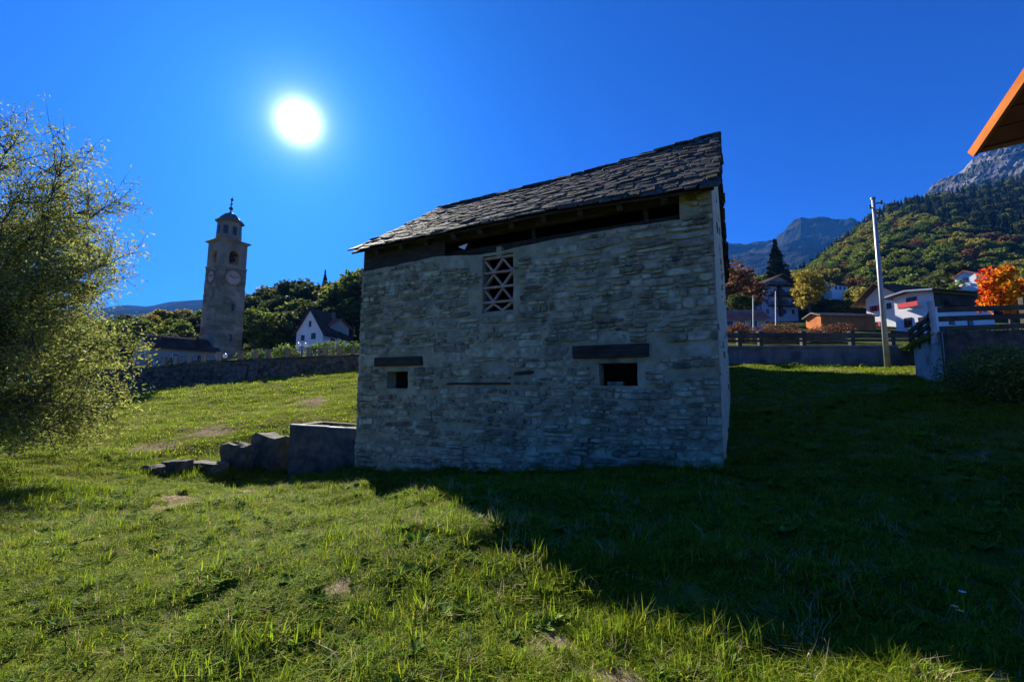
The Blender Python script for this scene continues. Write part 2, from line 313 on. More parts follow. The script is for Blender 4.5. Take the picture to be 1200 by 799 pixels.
# right: village ground rising behind the road wall
RT = fan((700, 1560), [(pl((700, 408), (1066, 407), (1100, 400), (1560, 385)), cst(27.3)), (cst(399), cst(36)), (pl((700, 388), (1000, 388), (1100, 392), (1560, 388)), cst(70)), (pl((700, 378), (1560, 372)), cst(125))], 60, 24)
grid_mesh('village_ground', *RT, 'wooded_ground')
RH = fan((760, 1700), [(pl((760, 380), (1560, 372)), cst(122)), (pl((760, 365), (900, 352), (960, 350), (1200, 335), (1700, 320)), cst(180)), (pl((760, 360), (900, 345), (960, 325), (1013, 290), (1085, 268), (1200, 262), (1700, 230)), cst(330)),
           (pl((760, 356), (900, 340), (945, 315), (985, 283), (1013, 262), (1030, 249), (1052, 240), (1080, 232), (1200, 212), (1700, 150)), cst(620)), (pl((760, 390), (1700, 200)), cst(900))], 120, 50, 5, 7.0, 0.012)
grid_mesh('hillside', *RH, 'wooded_ground'); RHs = sampler(*RH)
# rocky peak behind the hillside
PK = fan((980, 1750), [(pl((980, 300), (1750, 200)), cst(880)), (pl((980, 290), (1084, 242), (1130, 222), (1200, 190), (1750, 120)), cst(1300)), (pl((980, 285), (1060, 240), (1090, 219), (1110, 213), (1129, 204), (1140, 190), (1147, 184), (1160, 176), (1170, 171), (1180, 164), (1192, 163), (1205, 164), (1230, 140), (1300, 130), (1750, 100)), cst(1750)), (pl((980, 330), (1750, 200)), cst(2300))], 150, 60, 9, 40.0, 0.011)
grid_mesh('rocky_peak', *PK, 'rock_face', smooth=False)
FM = fan((620, 1120), [(pl((620, 345), (1120, 345)), cst(1500)), (pl((620, 312), (860, 306), (940, 290), (1120, 280)), cst(2300)), (pl((620, 300), (760, 290), (853, 284), (887, 278), (908, 281), (922, 268), (930, 262), (939, 257), (948, 260), (967, 257.5), (984, 257.5), (998, 257), (1010, 262), (1120, 270)), cst(3300)), (pl((620, 345), (1120, 320)), cst(4300))], 150, 50, 12, 60.0, 0.0045)
grid_mesh('far_mountain', *FM, 'far_slope', smooth=False)
FL = fan((-500, 640), [(pl((-500, 420), (640, 410)), cst(1500)), (pl((-500, 380), (640, 365)), cst(2600)), (pl((-500, 330), (0, 372), (110, 360), (140, 358), (175, 360), (200, 353), (235, 350), (290, 346), (330, 336), (640, 340)), cst(3800)), (pl((-500, 400), (640, 380)), cst(4700))], 120, 40, 17, 35.0, 0.002)
grid_mesh('far_ridge', *FL, 'far_slope')

# ------------------------------------------------------------------ stone barn
print(round(_t.time()-T0, 1), 'stone barn')
barn = thing('stone_barn', W(LEN/2, 0, 0), 'old rubble stone barn with slab roof standing in the middle of the meadow', 'barn')
ops = []   # openings in the front wall: s0, s1, z0, z1
def opening(px0, py0, px1, py1):
    a = hit(px0, py0); b = hit(px1, py1); c = hit(px0, py1); d = hit(px1, py0)
    ops.append((min((b[0]+d[0])/2, (a[0]+c[0])/2), max((b[0]+d[0])/2, (a[0]+c[0])/2), (b[1]+c[1])/2, (a[1]+d[1])/2)); return ops[-1]
oL = opening(565, 298, 601, 366); oA = opening(453, 435, 478, 455); oB = opening(702, 425, 747, 452)
zb_ = lambda px, py: hit(px, py)
tp = sorted([hit(428, 318), hit(470, 309), hit(515, 300), hit(565, 298), hit(601, 291), hit(650, 280), hit(720, 268), hit(793, 257)])
pier_s = hit(796, 245)[0]
eaveR = hit(832, 220, -0.35)[1]; eaveM = hit(654, 246, -0.35)[1]; eaveL = hit(442, 290, -0.35)[1]
EAVE = (eaveR+eaveM+eaveL)/3
RZ = [hit(843, 155, RIDGE_N)[1], hit(525, 240, RIDGE_N)[1]]
def ridge_z(s): return -0.15+RZ[0]+(RZ[1]-RZ[0])*s/LEN - 0.12*math.sin(math.pi*min(max(s/LEN, 0), 1))
def eave_z(s): return -0.05+lerp(s, [0, hit(654, 246, -.35)[0], LEN], [eaveR, eaveM, eaveL])
print('BARN len', LEN, 'eaves', eaveR, eaveM, eaveL, 'ridge', RZ, 'ops', ops, 'top', tp[0], tp[-1])
def top_z(s):
    if s < pier_s: return eave_z(s)+0.20
    return lerp(s, [p[0] for p in tp], [p[1] for p in tp])
def merge_breaks(br, lo, hi, step):
    a = set(np.round(np.arange(lo, hi, step), 4)); 
    a = {v for v in a if all(abs(v-b) > step*0.45 for b in br)}
    return sorted(a | set(br) | {lo, hi})
zlow = -1.3
sb = merge_breaks([o[0] for o in ops]+[o[1] for o in ops]+[pier_s], 0.0, LEN, 0.13)
ztop_ref = 5.0
zb = merge_breaks([o[2] for o in ops]+[o[3] for o in ops], zlow, 4.75, 0.13)
def cell_open(sc_, zc): return any(o[0] < sc_ < o[1] and o[2] < zc < o[3] for o in ops)
th = 0.40
def wall_core():
    m = MB(); rows = list(zb)+[None]   # the last row reaches the wall's top line
    def zz(j, s): return rows[j] if rows[j] is not None else max(top_z(s), 4.78)
    def jit(s, z): return 0.022*(1-min(s/LEN, 1)*.5)+0.016*math.sin(s*7.1+z*3.3)+0.014*math.sin(s*2.3-z*9.7+1)+0.01*math.sin(s*17+z*21)
    edge = {round(v, 4) for o in ops for v in o[:2]}
    nS, nZ = len(sb)-1, len(rows)-1
    solid = [[not cell_open((sb[i]+sb[i+1])/2, (zz(j, sb[i])+zz(j+1, sb[i]))/2) for j in range(nZ)] for i in range(nS)]
    for i in range(nS):
        for j in range(nZ):
            if not solid[i][j]: continue
            s0, s1 = sb[i], sb[i+1]
            e = 1e-4
            q = [(s0, zz(j, s0+e)), (s1, zz(j, s1-e)), (s1, zz(j+1, s1-e)), (s0, zz(j+1, s0+e))]
            fr = [W(a, -0.0+jit(a, b), b) for a, b in q]; bk = [W(a, th, b) for a, b in q]
            m.add(fr, [(3, 2, 1, 0)]); m.add(bk, [(0, 1, 2, 3)])
            for (di, dj, (k1, k2)) in ((-1, 0, (3, 0)), (1, 0, (1, 2)), (0, -1, (0, 1)), (0, 1, (2, 3))):
                a, b = i+di, j+dj
                stepped = di != 0 and j == nZ-1 and abs(sb[i]-pier_s) < 0.3
                if not (0 <= a < nS and 0 <= b < nZ) or not solid[a][b] or stepped:
                    m.add([fr[k1], fr[k2], bk[k2], bk[k1]], [(3, 2, 1, 0)])
    return m
wall_core().build('front_wall', 'mortar', barn)
# stones of the front wall -------------------------------------------------
def rock_face(m, quad, n0, depth, bulge):
    """one irregular stone: outline in wall coordinates, set into the mortar, front face proud by `bulge`"""
    (s0, s1, z0, z1) = quad; cx, cz = (s0+s1)/2, (z0+z1)/2; hw, hh = (s1-s0)/2, (z1-z0)/2; pts = []; hh *= U(.82, 1); sk = U(-.07, .07); e0 = U(.3, .75)
    for k in range(8):
        a = 2*math.pi*(k+0.5)/8; c, s_ = math.cos(a), math.sin(a); e = e0
        x = hw*math.copysign(abs(c)**e, c)*U(0.86, 1.03); z = hh*math.copysign(abs(s_)**e, s_)*U(0.84, 1.03)
        pts.append((cx+x, cz+z+sk*x))
    tilt = U(-0.012, 0.012)
    back = [W(a, depth, b) for a, b in pts]
    mid = [W(a, n0-bulge*0.45, b) for a, b in pts]
    frt = [W(cx+(a-cx)*0.86, n0-bulge+tilt*(a-cx)/hw+U(-.004, .004), cz+(b-cz)*0.78) for a, b in pts]
    vs = back+mid+frt; fs = []
    for r in (0, 1):
        for k in range(8): fs.append((r*8+(k+1) % 8, r*8+k, (r+1)*8+k, (r+1)*8+(k+1) % 8))
    fs.append(tuple(16+k for k in range(7, -1, -1)))
    m.add(vs, fs)
stones = []
z = -0.9; zrow = []
while z < 6.6:
    hgt = random.choice([0.08, 0.10, 0.12, 0.15, 0.19, 0.24, 0.28]); zrow.append((z, hgt)); z += hgt+0.006
for (z0, hgt) in zrow:
    s = U(-0.2, 0); ph = U(0, 6)
    while s < LEN:
        wd = min(1.1, max(0.14, random.lognormvariate(math.log(hgt*2.2), 0.5)))
        wave = 0.05*math.sin(s*0.8+z0*2.1)+0.03*math.sin(s*2.3+z0)
        a, b, c, d = max(s, U(-.035, 0)), min(s+wd, LEN+U(0, .035)), z0+wave, z0+wave+hgt
        s += wd+U(0.0, 0.022)
        if b-a < 0.1: continue
        if min(top_z(a+.01), top_z(b-.01)) < d+0.02 or d < -1.0: continue
        if c > 4.7 and c > top_z(b)-0.1 and a < pier_s < b: continue
        if any(a < o[1]+0.02 and b > o[0]-0.02 and c < o[3]+0.03 and d > o[2]-0.02 for o in ops): continue
        if U(0, 1) < 0.03: continue
        if hgt > 0.16 and U(0, 1) < 0.35: 
            k = U(.35, .65); stones.append((a, b, c, c+hgt*k-0.008)); stones.append((a, b, c+hgt*k+0.008, d))
        else: stones.append((a, b, c, d))
lintels = []
for (p0, p1) in (((441, 419.5), (495, 428)), ((672, 406), (761, 418)), ((601, 434), (627, 440)), ((520, 448), (601, 451))):
    a = hit(*p0); b = hit(*p1); lintels.append((min(a[0], b[0]), max(a[0], b[0]), min(a[1], b[1]), max(a[1], b[1])))
stones = [q for q in stones if not any(q[0] < l[1]+.02 and q[1] > l[0]-.02 and q[2] < l[3]+.02 and q[3] > l[2]-.02 for l in lintels)]
def size_px(q):
    p = W((q[0]+q[1])/2, 0, q[2]); d = p[1]; return (q[1]-q[0])*(q[3]-q[2])/d/d
stones.sort(key=size_px, reverse=True)
rest = MB()
for i, q in enumerate(stones):
    left = (q[0]+q[1])/2/LEN            # the left part is more heavily pointed with mortar
    b = U(0.008, 0.05)*(1.0-0.3*left) if U(0, 1) > 0.15 else U(-0.02, 0.008)
    if i < 298:
        m = MB(); rock_face(m, q, 0.0, 0.10, b); m.build('stone', 'wall_stone', barn)
    else: rock_face(rest, q, 0.0, 0.10, b)
tag(rest.build('small_stones', 'wall_stone', barn), kind='stuff')
for i, l in enumerate(lintels):
    m = MB(); c = W((l[0]+l[1])/2, 0.03, (l[2]+l[3])/2)
    if i < 2:
        m.box(c, (l[1]-l[0], 0.22, l[3]-l[2]), (WD, ND, UP)); o = m.build('lintel', 'old_timber', barn); o['label'] = 'dark timber lintel over small window'
    else: rock_face(m, l, 0, 0.1, 0.03); m.build('ledge_stone', 'old_timber', barn)
# lattice window
m = MB(); s0, s1, z0, z1 = oL; lw = (s1-s0); rh = (z1-z0)/3.9
def wb(m, a, b, t=0.045, n=0.12): m.bar(W(a[0], n, a[1]), W(b[0], n, b[1]), t, 0.09, side=ND)
lat = MB(); 
def lbar(a, b, n=0.10):
    m = MB(); wb(m, a, b, 0.05, n); m.build('lattice_bar', 'terracotta', win)
win = MB(); 
for q in ((s0+.02, s1-.02, z0-.0),): win.box(W((s0+s1)/2, 0.20, z0+0.03), (lw-0.01, 0.2, 0.05), (WD, ND, UP))
win = win.build('lattice_window', 'terracotta', barn)
cols = 1.5
for r in range(4):
    zt = z1-0.06-r*rh; zbm = max(zt-rh, z0+0.04)
    if r > 0 or True: lbar((s0, zt+0.0), (s1, zt))
    dx = lw/1.65
    x = s1+ (dx/2 if r % 2 == 0 else 0)
    k = 0; up = (r % 2 == 0)
    x = s1-0.02; pts = []
    offs = 0.0 if r % 2 == 0 else dx/2
    xs = [s1-dx*i-(0 if r % 2 == 0 else 0) for i in range(4)]
    for xi in [s1-dx*j-offs+dx/2*0 for j in range(-1, 4)]:
        for sg in (-1, 1):
            a = np.array([xi, zt-0.03]); b = np.array([xi+sg*dx/2, zbm+0.03])
            # clip to opening
            t0, t1 = 0.0, 1.0; d = b-a
            for lim, sgn in ((s0+0.01, 1), (s1-0.01, -1)):
                va = sgn*(a[0]-lim); vb = sgn*(b[0]-lim)
                if va < 0 and vb < 0: t0 = 2; break
                if va < 0: t0 = max(t0, va/(va-vb))
                elif vb < 0: t1 = min(t1, va/(va-vb))
            if t1-t0 > 0.25: lbar(a+d*t0, a+d*t1, 0.155 if sg > 0 else 0.151)
m = MB(); m.box(W((s0+s1)/2-0.02, 0.12, z1+0.09), (0.14, 0.16, 0.24), (WD, ND, UP)); m.build('lattice_block', 'mortar', barn)
m = MB(); m.box(W((oB[0]+oB[1])/2+0.1, 0.25, oB[2]+0.05), (0.34, 0.22, 0.09), (WD, ND, UP)); m.build('sill_stone', 'wall_stone', barn)
# gables and rear wall: pentagon slabs
def gable(s, outward, name, mt):
    m = MB(); z0 = -1.3; zt = eave_z(s)+0.20; zr = ridge_z(s)-0.12
    t = -outward*0.5; e = 0.003 if outward < 0 else -0.003
    poly = [W(s, th+0.002, z0), W(s, DEPTH, z0), W(s, DEPTH, zt-.12), W(s, RIDGE_N, zr), W(s, th+0.002, zt+0.18)]
    m.prism(poly, WD*t); return m.build(name, mt, barn)
gable(0.0, -1, 'gable_wall', 'pale_plaster')['label'] = 'pale plastered gable wall on the right'
gable(LEN, 1, 'gable_wall', 'mortar')
m = MB(); z0 = -1.3; m.hexa([W(0.5, DEPTH-0.5, z0), W(LEN-.5, DEPTH-0.5, z0), W(LEN-.5, DEPTH, z0), W(.5, DEPTH, z0)]+[W(0.5, DEPTH-0.5, EAVE), W(LEN-.5, DEPTH-0.5, EAVE), W(LEN-.5, DEPTH, EAVE), W(.5, DEPTH, EAVE)])
m.build('rear_wall', 'mortar', barn)
# pale plaster face return at the right edge of the corner (thin skin on the gable side, proud of it)
for k in range(46):   # stones bedded in the plaster of the gable
    z0 = U(-0.2, 8.0); n0 = U(0.0, 7.2); hgt = U(.08, .18); wd = U(.2, .5)
    if z0 > lerp(n0, [0, RIDGE_N, DEPTH], [eave_z(0)-.2, ridge_z(0)-.7, eave_z(0)-.4]): continue
    m = MB(); c = W(-0.005, n0+wd/2, z0); m.box(c, (0.05, wd, hgt), (WD, ND, UP))
    m.v = [tuple(np.array(v)+np.array([U(-.01, .01), U(-.02, .02), U(-.02, .02)])) for v in m.v]
    m.build('gable_stone', 'pale_plaster' if k % 3 else 'wall_stone', barn)
# roof --------------------------------------------------------------------
SLN0 = -0.35
def slope_pt(s, t, side, lift=0.0):   # t 0 at the eave .. 1 at the ridge
    nE = SLN0 if side == 0 else DEPTH+0.35
    n = nE+(RIDGE_N-nE)*t; zE = eave_z(s); zz = zE+(ridge_z(s)-zE)*t
    zz -= 0.05*math.sin(math.pi*t)
    return W(s, n, zz+lift)
for side in (0, 1):
    m = MB(); ns, ntt = 12, 6; S = np.linspace(-0.07, LEN+0.15, ns); T = np.linspace(0.01, 0.995, ntt)
    top = [[slope_pt(s, t, side, 0.03) for t in T] for s in S]; bot = [[slope_pt(s, t, side, -0.03) for t in T] for s in S]
    flat = [p for r in top for p in r]+[p for r in bot for p in r]; o = ns*ntt; fs = []
    for i in range(ns-1):
        for j in range(ntt-1):
            a = i*ntt+j; q = (a, a+1, a+ntt+1, a+ntt); fs.append(q); fs.append(tuple(o+k for k in q[::-1]))
    for i in range(ns-1):
        for j in (0, ntt-1): a = i*ntt+j; fs.append((a, a+ntt, o+a+ntt, o+a))
    for j in range(ntt-1):
        for i in (0, ns-1): a = i*ntt+j; fs.append((a, a+1, o+a+1, o+a))
    m.add(flat, fs); m.build('roof_deck', 'old_timber', barn)
slabs = []
sl_len = 5.5; rows = 50
for side in (0, 1):
    for r in range(rows):
        t = (r+U(-.2, .2))/rows; s = -0.14+U(-.07, .05)
        while s < LEN+0.12:
            wd = random.choice([U(.12, .26), U(.2, .46), U(.34, .68)])*(1 if side == 0 else 1.5); slabs.append((side, r, s, wd)); wd = min(wd, LEN+0.26-s); slabs[-1] = (side, r, s, wd); s += wd+U(0.0, 0.03)
def slab_mesh(seed):
    rr = random.Random(seed); m = MB(); n = 8; pts = []
    for k in range(n):
        a = 2*math.pi*(k+0.5)/n; c, s_ = math.cos(a), math.sin(a); e = 0.16
        pts.append((0.5*math.copysign(abs(c)**e, c)*rr.uniform(.9, 1.0), 0.5*math.copysign(abs(s_)**e, s_)*rr.uniform(.9, 1.0)))
    b = [(x, y, -0.5+rr.uniform(-.1, .1)) for x, y in pts]; t = [(x*.97, y*.97, 0.5+rr.uniform(-.18, .18)) for x, y in pts]
    m.add(b+t, [tuple(range(n-1, -1, -1)), tuple(range(n, 2*n))]+[(i, (i+1) % n, n+(i+1) % n, n+i) for i in range(n)])
    return m
slab_src = [slab_mesh(i) for i in range(10)]; slab_me = [s_.mesh('roof_slab', 'roof_slab') for s_ in slab_src]
def slab_frame(side, r, s, wd):
    t = r/rows; p0 = slope_pt(s+wd/2, t, side); p1 = slope_pt(s+wd/2, t+0.02, side); Yv = p1-p0; Yv /= np.linalg.norm(Yv)
    Xv = WD*(1 if side == 0 else -1); Zv = np.cross(Xv, Yv); 
    if Zv[2] < 0: Xv = -Xv; Zv = -Zv
    tl = U(-0.09, -0.01)      # each slab lies on the one below: its lower edge is lifted
    Y2 = Yv*math.cos(tl)+Zv*math.sin(tl); Z2 = np.cross(Xv, Y2); rx = U(-.06, .06); X2 = Xv*math.cos(rx)+Z2*math.sin(rx); Z2 = np.cross(X2, Y2)
    ln = U(0.34, 0.56); thk = U(0.018, 0.055)
    if t+ln/sl_len > 1.02: ln = max(.25, (1.03-t)*sl_len)
    c = p0+Yv*(ln/2-0.05+U(-.05, .04))+Zv*(0.055+thk/2+abs(tl)*ln/2+U(0, .015))
    return c, X2*wd, Y2*ln, Z2*thk
near = sorted(range(len(slabs)), key=lambda i: (slabs[i][0], (slabs[i][1]*0.13)+slabs[i][2]*0.42))
part_ids = set(near[:296]); restm = MB()
for i, sb_ in enumerate(slabs):
    c, X, Y, Z = slab_frame(*sb_); k = random.randrange(10)
    if i in part_ids:
        o = bpy.data.objects.new('roof_slab', slab_me[k]); C.objects.link(o); o.parent = barn; q = c-ORG[barn]
        o.matrix_local = Matrix(((X[0], Y[0], Z[0], q[0]), (X[1], Y[1], Z[1], q[1]), (X[2], Y[2], Z[2], q[2]), (0, 0, 0, 1)))
    else:
        restm.add([c+X*a+Y*b+Z*d for a, b, d in slab_src[k].v], slab_src[k].f)
tag(restm.build('roof_slabs', 'roof_slab', barn), kind='stuff')
rg = MB(); s = -0.2
while s < LEN-.2:
    wd = U(.35, .7); c = W(s+wd/2, RIDGE_N-0.1, ridge_z(s+wd/2)+U(.05, .10)); k = random.choice(slab_src)
    tl = U(.30, .6); Yv = ND*math.cos(tl)+UP*math.sin(tl); Zv = np.cross(-WD, Yv)
    if Zv[2] < 0: Zv = -Zv
    rg.add([c+(-WD*wd)*a+Yv*0.5*b+Zv*0.06*d for a, b, d in k.v], k.f); s += wd*U(.8, 1.05)
tag(rg.build('ridge_slabs', 'roof_slab', barn), kind='stuff')
# timber under the eaves: wall plate, rafters
m = MB(); m.bar(W(0.1, 0.42, top_z(1.5)+0.10), W(LEN-0.05, 0.42, top_z(LEN-1)+0.12), 0.20, 0.22); m.build('wall_plate', 'old_timber', barn)
for k in range(11):
    s = 0.95+k*0.88+U(-.08, .08)
    if s > LEN-.4: break
    m = MB(); m.bar(slope_pt(s, 0.03, 0, -0.13), slope_pt(s, 0.93, 0, -0.13), 0.13, 0.15); m.build('rafter', 'old_timber', barn)
m = MB(); m.bar(W(pier_s+.02, 0.16, EAVE+.08), W(LEN-.05, 0.16, EAVE+.05), .16, .22); m.build('eave_beam', 'old_timber', barn)
for s in (1.35, 4.1):
    m = MB(); m.bar(W(s, 0.25, top_z(s)+0.0), W(s+.03, 0.22, eave_z(s)+0.2), 0.09, 0.09); m.build('strut', 'old_timber', barn)
m = MB(); a = hit(536, 289, -0.05); m.prism([W(a[0], -0.02, a[1]), W(a[0]-0.30, -0.02, a[1]+0.05), W(a[0]-0.2, -0.02, a[1]-0.10)], ND*0.02); m.build('sky_gap_panel', 'globe_white', barn)['label'] = 'small pale panel standing in for sky seen through the eave gap'  # white panel stands in for bright sky showing through a hole
# big boarded panel closing the left end of the eave gap
m = MB(); sA = hit(520, 300)[0]; m.hexa([W(LEN-0.02, 0.02, top_z(LEN)+.004), W(sA, 0.02, top_z(sA)+.004), W(sA, 0.10, top_z(sA)+.004), W(LEN-.02, 0.10, top_z(LEN)+.004)]+[W(LEN-0.02, 0.02, eave_z(LEN)+.2), W(sA, 0.02, eave_z(sA)+.2), W(sA, 0.10, eave_z(sA)+.22), W(LEN-.02, 0.10, eave_z(LEN)+.22)])
m.build('eave_board', 'old_timber', barn)

# ------------------------------------------------------------------ concrete trough left of the barn, kerb stones
print(round(_t.time()-T0, 1), 'concrete trough left of the barn, kerb stones')
p_l = at(337, 548, 13.6); tz = 0.62
d1 = np.array([W(LEN+.02, 0.1, 0)[0]-p_l[0], W(LEN+.02, 0.1, 0)[1]-p_l[1]]); L1 = np.hypot(*d1); d1 /= L1; n1 = np.array([-d1[1], d1[0]])
if n1[1] < 0: n1 = -n1
tr = thing('concrete_trough', (p_l[0], p_l[1], h1(p_l[0], p_l[1])), 'weathered grey concrete trough with earth and weeds, built against the left barn corner', 'trough')
def T3(a, b, z): q = np.array([p_l[0], p_l[1]])+d1*a+n1*b; return (q[0], q[1], z)
tl_, tr_ = at(337, 498, 13.6)[2], at(412, 503, W(LEN, 0.1, 0)[1])[2]
def twall(a0, a1, b0, b1, name):
    m = MB(); nseg = 6
    for i in range(nseg):
        for_a = [a0+(a1-a0)*i/nseg, a0+(a1-a0)*(i+1)/nseg]
        zt = [tl_+(tr_-tl_)*q/L1+U(-.0, .0) for q in for_a]
        if i == 0: pass
        m.hexa([T3(for_a[0], b0, -1.6), T3(for_a[1], b0, -1.6), T3(for_a[1], b1, -1.6), T3(for_a[0], b1, -1.6), T3(for_a[0], b0, zt[0]), T3(for_a[1], b0, zt[1]), T3(for_a[1], b1, zt[1]), T3(for_a[0], b1, zt[0])])
    return m.build(name, 'rough_concrete', tr)
twall(0, L1, 0, 0.2, 'front_wall'); twall(0, 0.2, 0.203, 1.6, 'side_wall'); twall(0, L1, 1.603, 1.8, 'rear_wall')
m = MB(); m.hexa([T3(.203, .203, -1), T3(L1, .203, -1), T3(L1, 1.6, -1), T3(.203, 1.6, -1), T3(.203, .203, tl_-.14), T3(L1, .203, tr_-.1), T3(L1, 1.6, tr_-.1), T3(.203, 1.6, tl_-.14)]); m.build('soil_fill', 'earth', tr)
aa = -.02; 
while aa < L1-.1:
    a2 = min(aa+U(.35, .7), L1-.05); zc = lambda q: tl_+(tr_-tl_)*q/L1+.002; j = [U(-.03, .012) for _ in range(4)]; hh = U(.02, .05); b0, b1 = -.02+U(-.01, .015), .205+U(-.02, .02)
    m = MB(); m.hexa([T3(aa, b0, zc(aa)), T3(a2-.012, b0, zc(a2)), T3(a2-.012, b1, zc(a2)), T3(aa, b1, zc(aa)), T3(aa+.01, b0+.01, zc(aa)+hh+j[0]*.4), T3(a2-.02, b0+.01, zc(a2)+hh+j[1]*.4), T3(a2-.02, b1-.01, zc(a2)+hh+j[2]*.4), T3(aa+.01, b1-.01, zc(aa)+hh+j[3]*.4)]); m.build('lit_coping', 'pale_concrete', tr); aa = a2  # pale colour draws the sunlit top edge of the dark trough
def block_stone(m, size, rot, seed):
    rr = random.Random(seed); n = 4; P = {}; vs = []; fs = []
    def vid(i, j, k):
        key = (i, j, k)
        if key not in P:
            x, y, z = [(q/n-.5) for q in key]; e = sum(abs(abs(q)-.5) < 1e-6 for q in (x, y, z)); sh = (1, 1, .985, .95)[e]
            q = np.array([x*size[0], y*size[1], z*size[2]])*sh+np.array([rr.uniform(-1, 1) for _ in range(3)])*.042*min(1, size[2]*1.5); q[2] += .04*size[2]*math.sin(x*5+seed)
            P[key] = len(vs); vs.append((q[0]*math.cos(rot)-q[1]*math.sin(rot), q[0]*math.sin(rot)+q[1]*math.cos(rot), q[2]))
        return P[key]
    for a in range(n):
        for b in range(n):
            for (f, flip) in ((lambda a, b: (a, b, 0), 1), (lambda a, b: (a, b, n), 0), (lambda a, b: (a, 0, b), 0), (lambda a, b: (a, n, b), 1), (lambda a, b: (0, a, b), 1), (lambda a, b: (n, a, b), 0)):
                q = [vid(*f(a, b)), vid(*f(a+1, b)), vid(*f(a+1, b+1)), vid(*f(a, b+1))]; fs.append(tuple(q[::-1] if flip else q))
    m.add(vs, fs)
def boulder(m, c, size, rot=0, seed=0, nr=5):
    rr = random.Random(seed); pts = []; n = 10
    for i in range(nr+1):
        v = -1+2*i/nr
        for k in range(n):
            a = 2*math.pi*k/n; rx = math.copysign(abs(math.cos(a))**.55, math.cos(a)); ry = math.copysign(abs(math.sin(a))**.55, math.sin(a))
            pr = (1-abs(v)**4*0.45)*rr.uniform(.88, 1.04)
            x, y = rx*pr*size[0]/2, ry*pr*size[1]/2; pts.append((c[0]+x*math.cos(rot)-y*math.sin(rot), c[1]+x*math.sin(rot)+y*math.cos(rot), c[2]+v*size[2]/2*rr.uniform(.93, 1.03)))
    fs = [(i*n+k, i*n+(k+1) % n, (i+1)*n+(k+1) % n, (i+1)*n+k) for i in range(nr) for k in range(n)]+[tuple(range(n-1, -1, -1)), tuple(nr*n+k for k in range(n))]
    m.add(pts, fs)
blocks = [((318, 524), 14.2, (1.2, .6, .85), 'tall dark stone block touching the left side of the concrete trough'),
          ((282, 529), 13.9, (.95, .55, .55), 'square dark stone block, second to the left of the concrete trough'),
          ((245, 544), 13.4, (1.15, .45, .26), 'low flat stone slab lying left of the square stone blocks'),
          ((208, 545), 13.1, (.7, .5, .38), 'rounded weedy rock left of the flat stone slab'),
          ((182, 549), 12.8, (.6, .45, .3), 'small weedy rock, leftmost of the stone row on the bank')]
for i, ((px, py), Y, sz, lab) in enumerate(blocks):
    c = at(px, py, Y); m = MB(); block_stone(m, (sz[0], sz[1], sz[2]*1.25), -0.45+U(-.1, .1), i+3)
    o = m.build('stone_block', 'rough_concrete'); o.location = tuple(c-np.array([0, 0, sz[2]*.1+.07])); tag(o, lab, 'stone block', 'stone blocks on the bank')

# ------------------------------------------------------------------ vegetation builders
print(round(_t.time()-T0, 1), 'vegetation builders')
def leaf(m, c, size, asp=0.5, up=0.0):
    d = RNG.normal(size=3); d[2] = d[2]*0.8+up; d /= np.linalg.norm(d); e = np.cross(d, RNG.normal(size=3)); e /= np.linalg.norm(e)
    a = d*size/2; b = e*size*asp/2; m.v.extend([tuple(c-a), tuple(c+b), tuple(c+a), tuple(c-b)]); n = len(m.v)-4; m.f.append((n, n+1, n+2, n+3)); m.mi.append(0)
def leaves_many(m, cs, sizes, asp=0.5, up=0.0):
    cs = np.asarray(cs, float); n = len(cs); s_ = np.asarray(sizes, float).reshape(-1, 1)*np.ones((n, 1))
    d = RNG.normal(size=(n, 3)); d[:, 2] = d[:, 2]*.8+up; d /= np.linalg.norm(d, axis=1)[:, None]; e = np.cross(d, RNG.normal(size=(n, 3))); e /= np.linalg.norm(e, axis=1)[:, None]
    a = d*s_/2; b = e*s_*asp/2; v = np.stack([cs-a, cs+b, cs+a, cs-b], 1).reshape(-1, 3).tolist(); o = len(m.v)
    m.v.extend(v); m.f.extend([(o+4*i, o+4*i+1, o+4*i+2, o+4*i+3) for i in range(n)]); m.mi.extend([0]*n)
def crown_mesh(name, mt, seed, kind='round', leaves=1500, ls=0.09, hgt=1.0, blobs=26):
    """a crown 1 unit high from z 0.12 to 1: leaf clumps spread through the volume"""
    global RNG; RNG = np.random.default_rng(seed); m = MB(); B = []
    if kind == 'round':
        for i in range(blobs):
            d = RNG.normal(size=3); d /= np.linalg.norm(d); rr = RNG.uniform(.35, 1)**.6
            w_ = 0.30*(1.1 if d[2] < 0.3 else 0.85); B.append((np.array([d[0]*w_*rr, d[1]*w_*rr, 0.57+d[2]*0.32*rr]), RNG.uniform(.09, .17)))
        for i in range(leaves):
            c, r = B[RNG.integers(len(B))]; d = RNG.normal(size=3); d /= np.linalg.norm(d); leaf(m, c+d*r*RNG.uniform(.55, 1.05)*np.array([1, 1, .8]), ls*RNG.uniform(.5, 1.2), 0.75)
    elif kind == 'cone':
        for i in range(leaves):
            t = RNG.uniform(0, 1)**0.75; tier = 0.75+0.25*((t*11) % 1); a = RNG.uniform(0, 6.283); r = 0.20*t*tier*RNG.uniform(.45, 1.05)*(1+0.18*math.sin(a*3+seed))
            leaf(m, np.array([r*math.cos(a), r*math.sin(a), 1-t*0.9]), ls*RNG.uniform(.5, 1.1)*(0.5+t*.6), .6, -0.3)
    return m.mesh(name, mt)
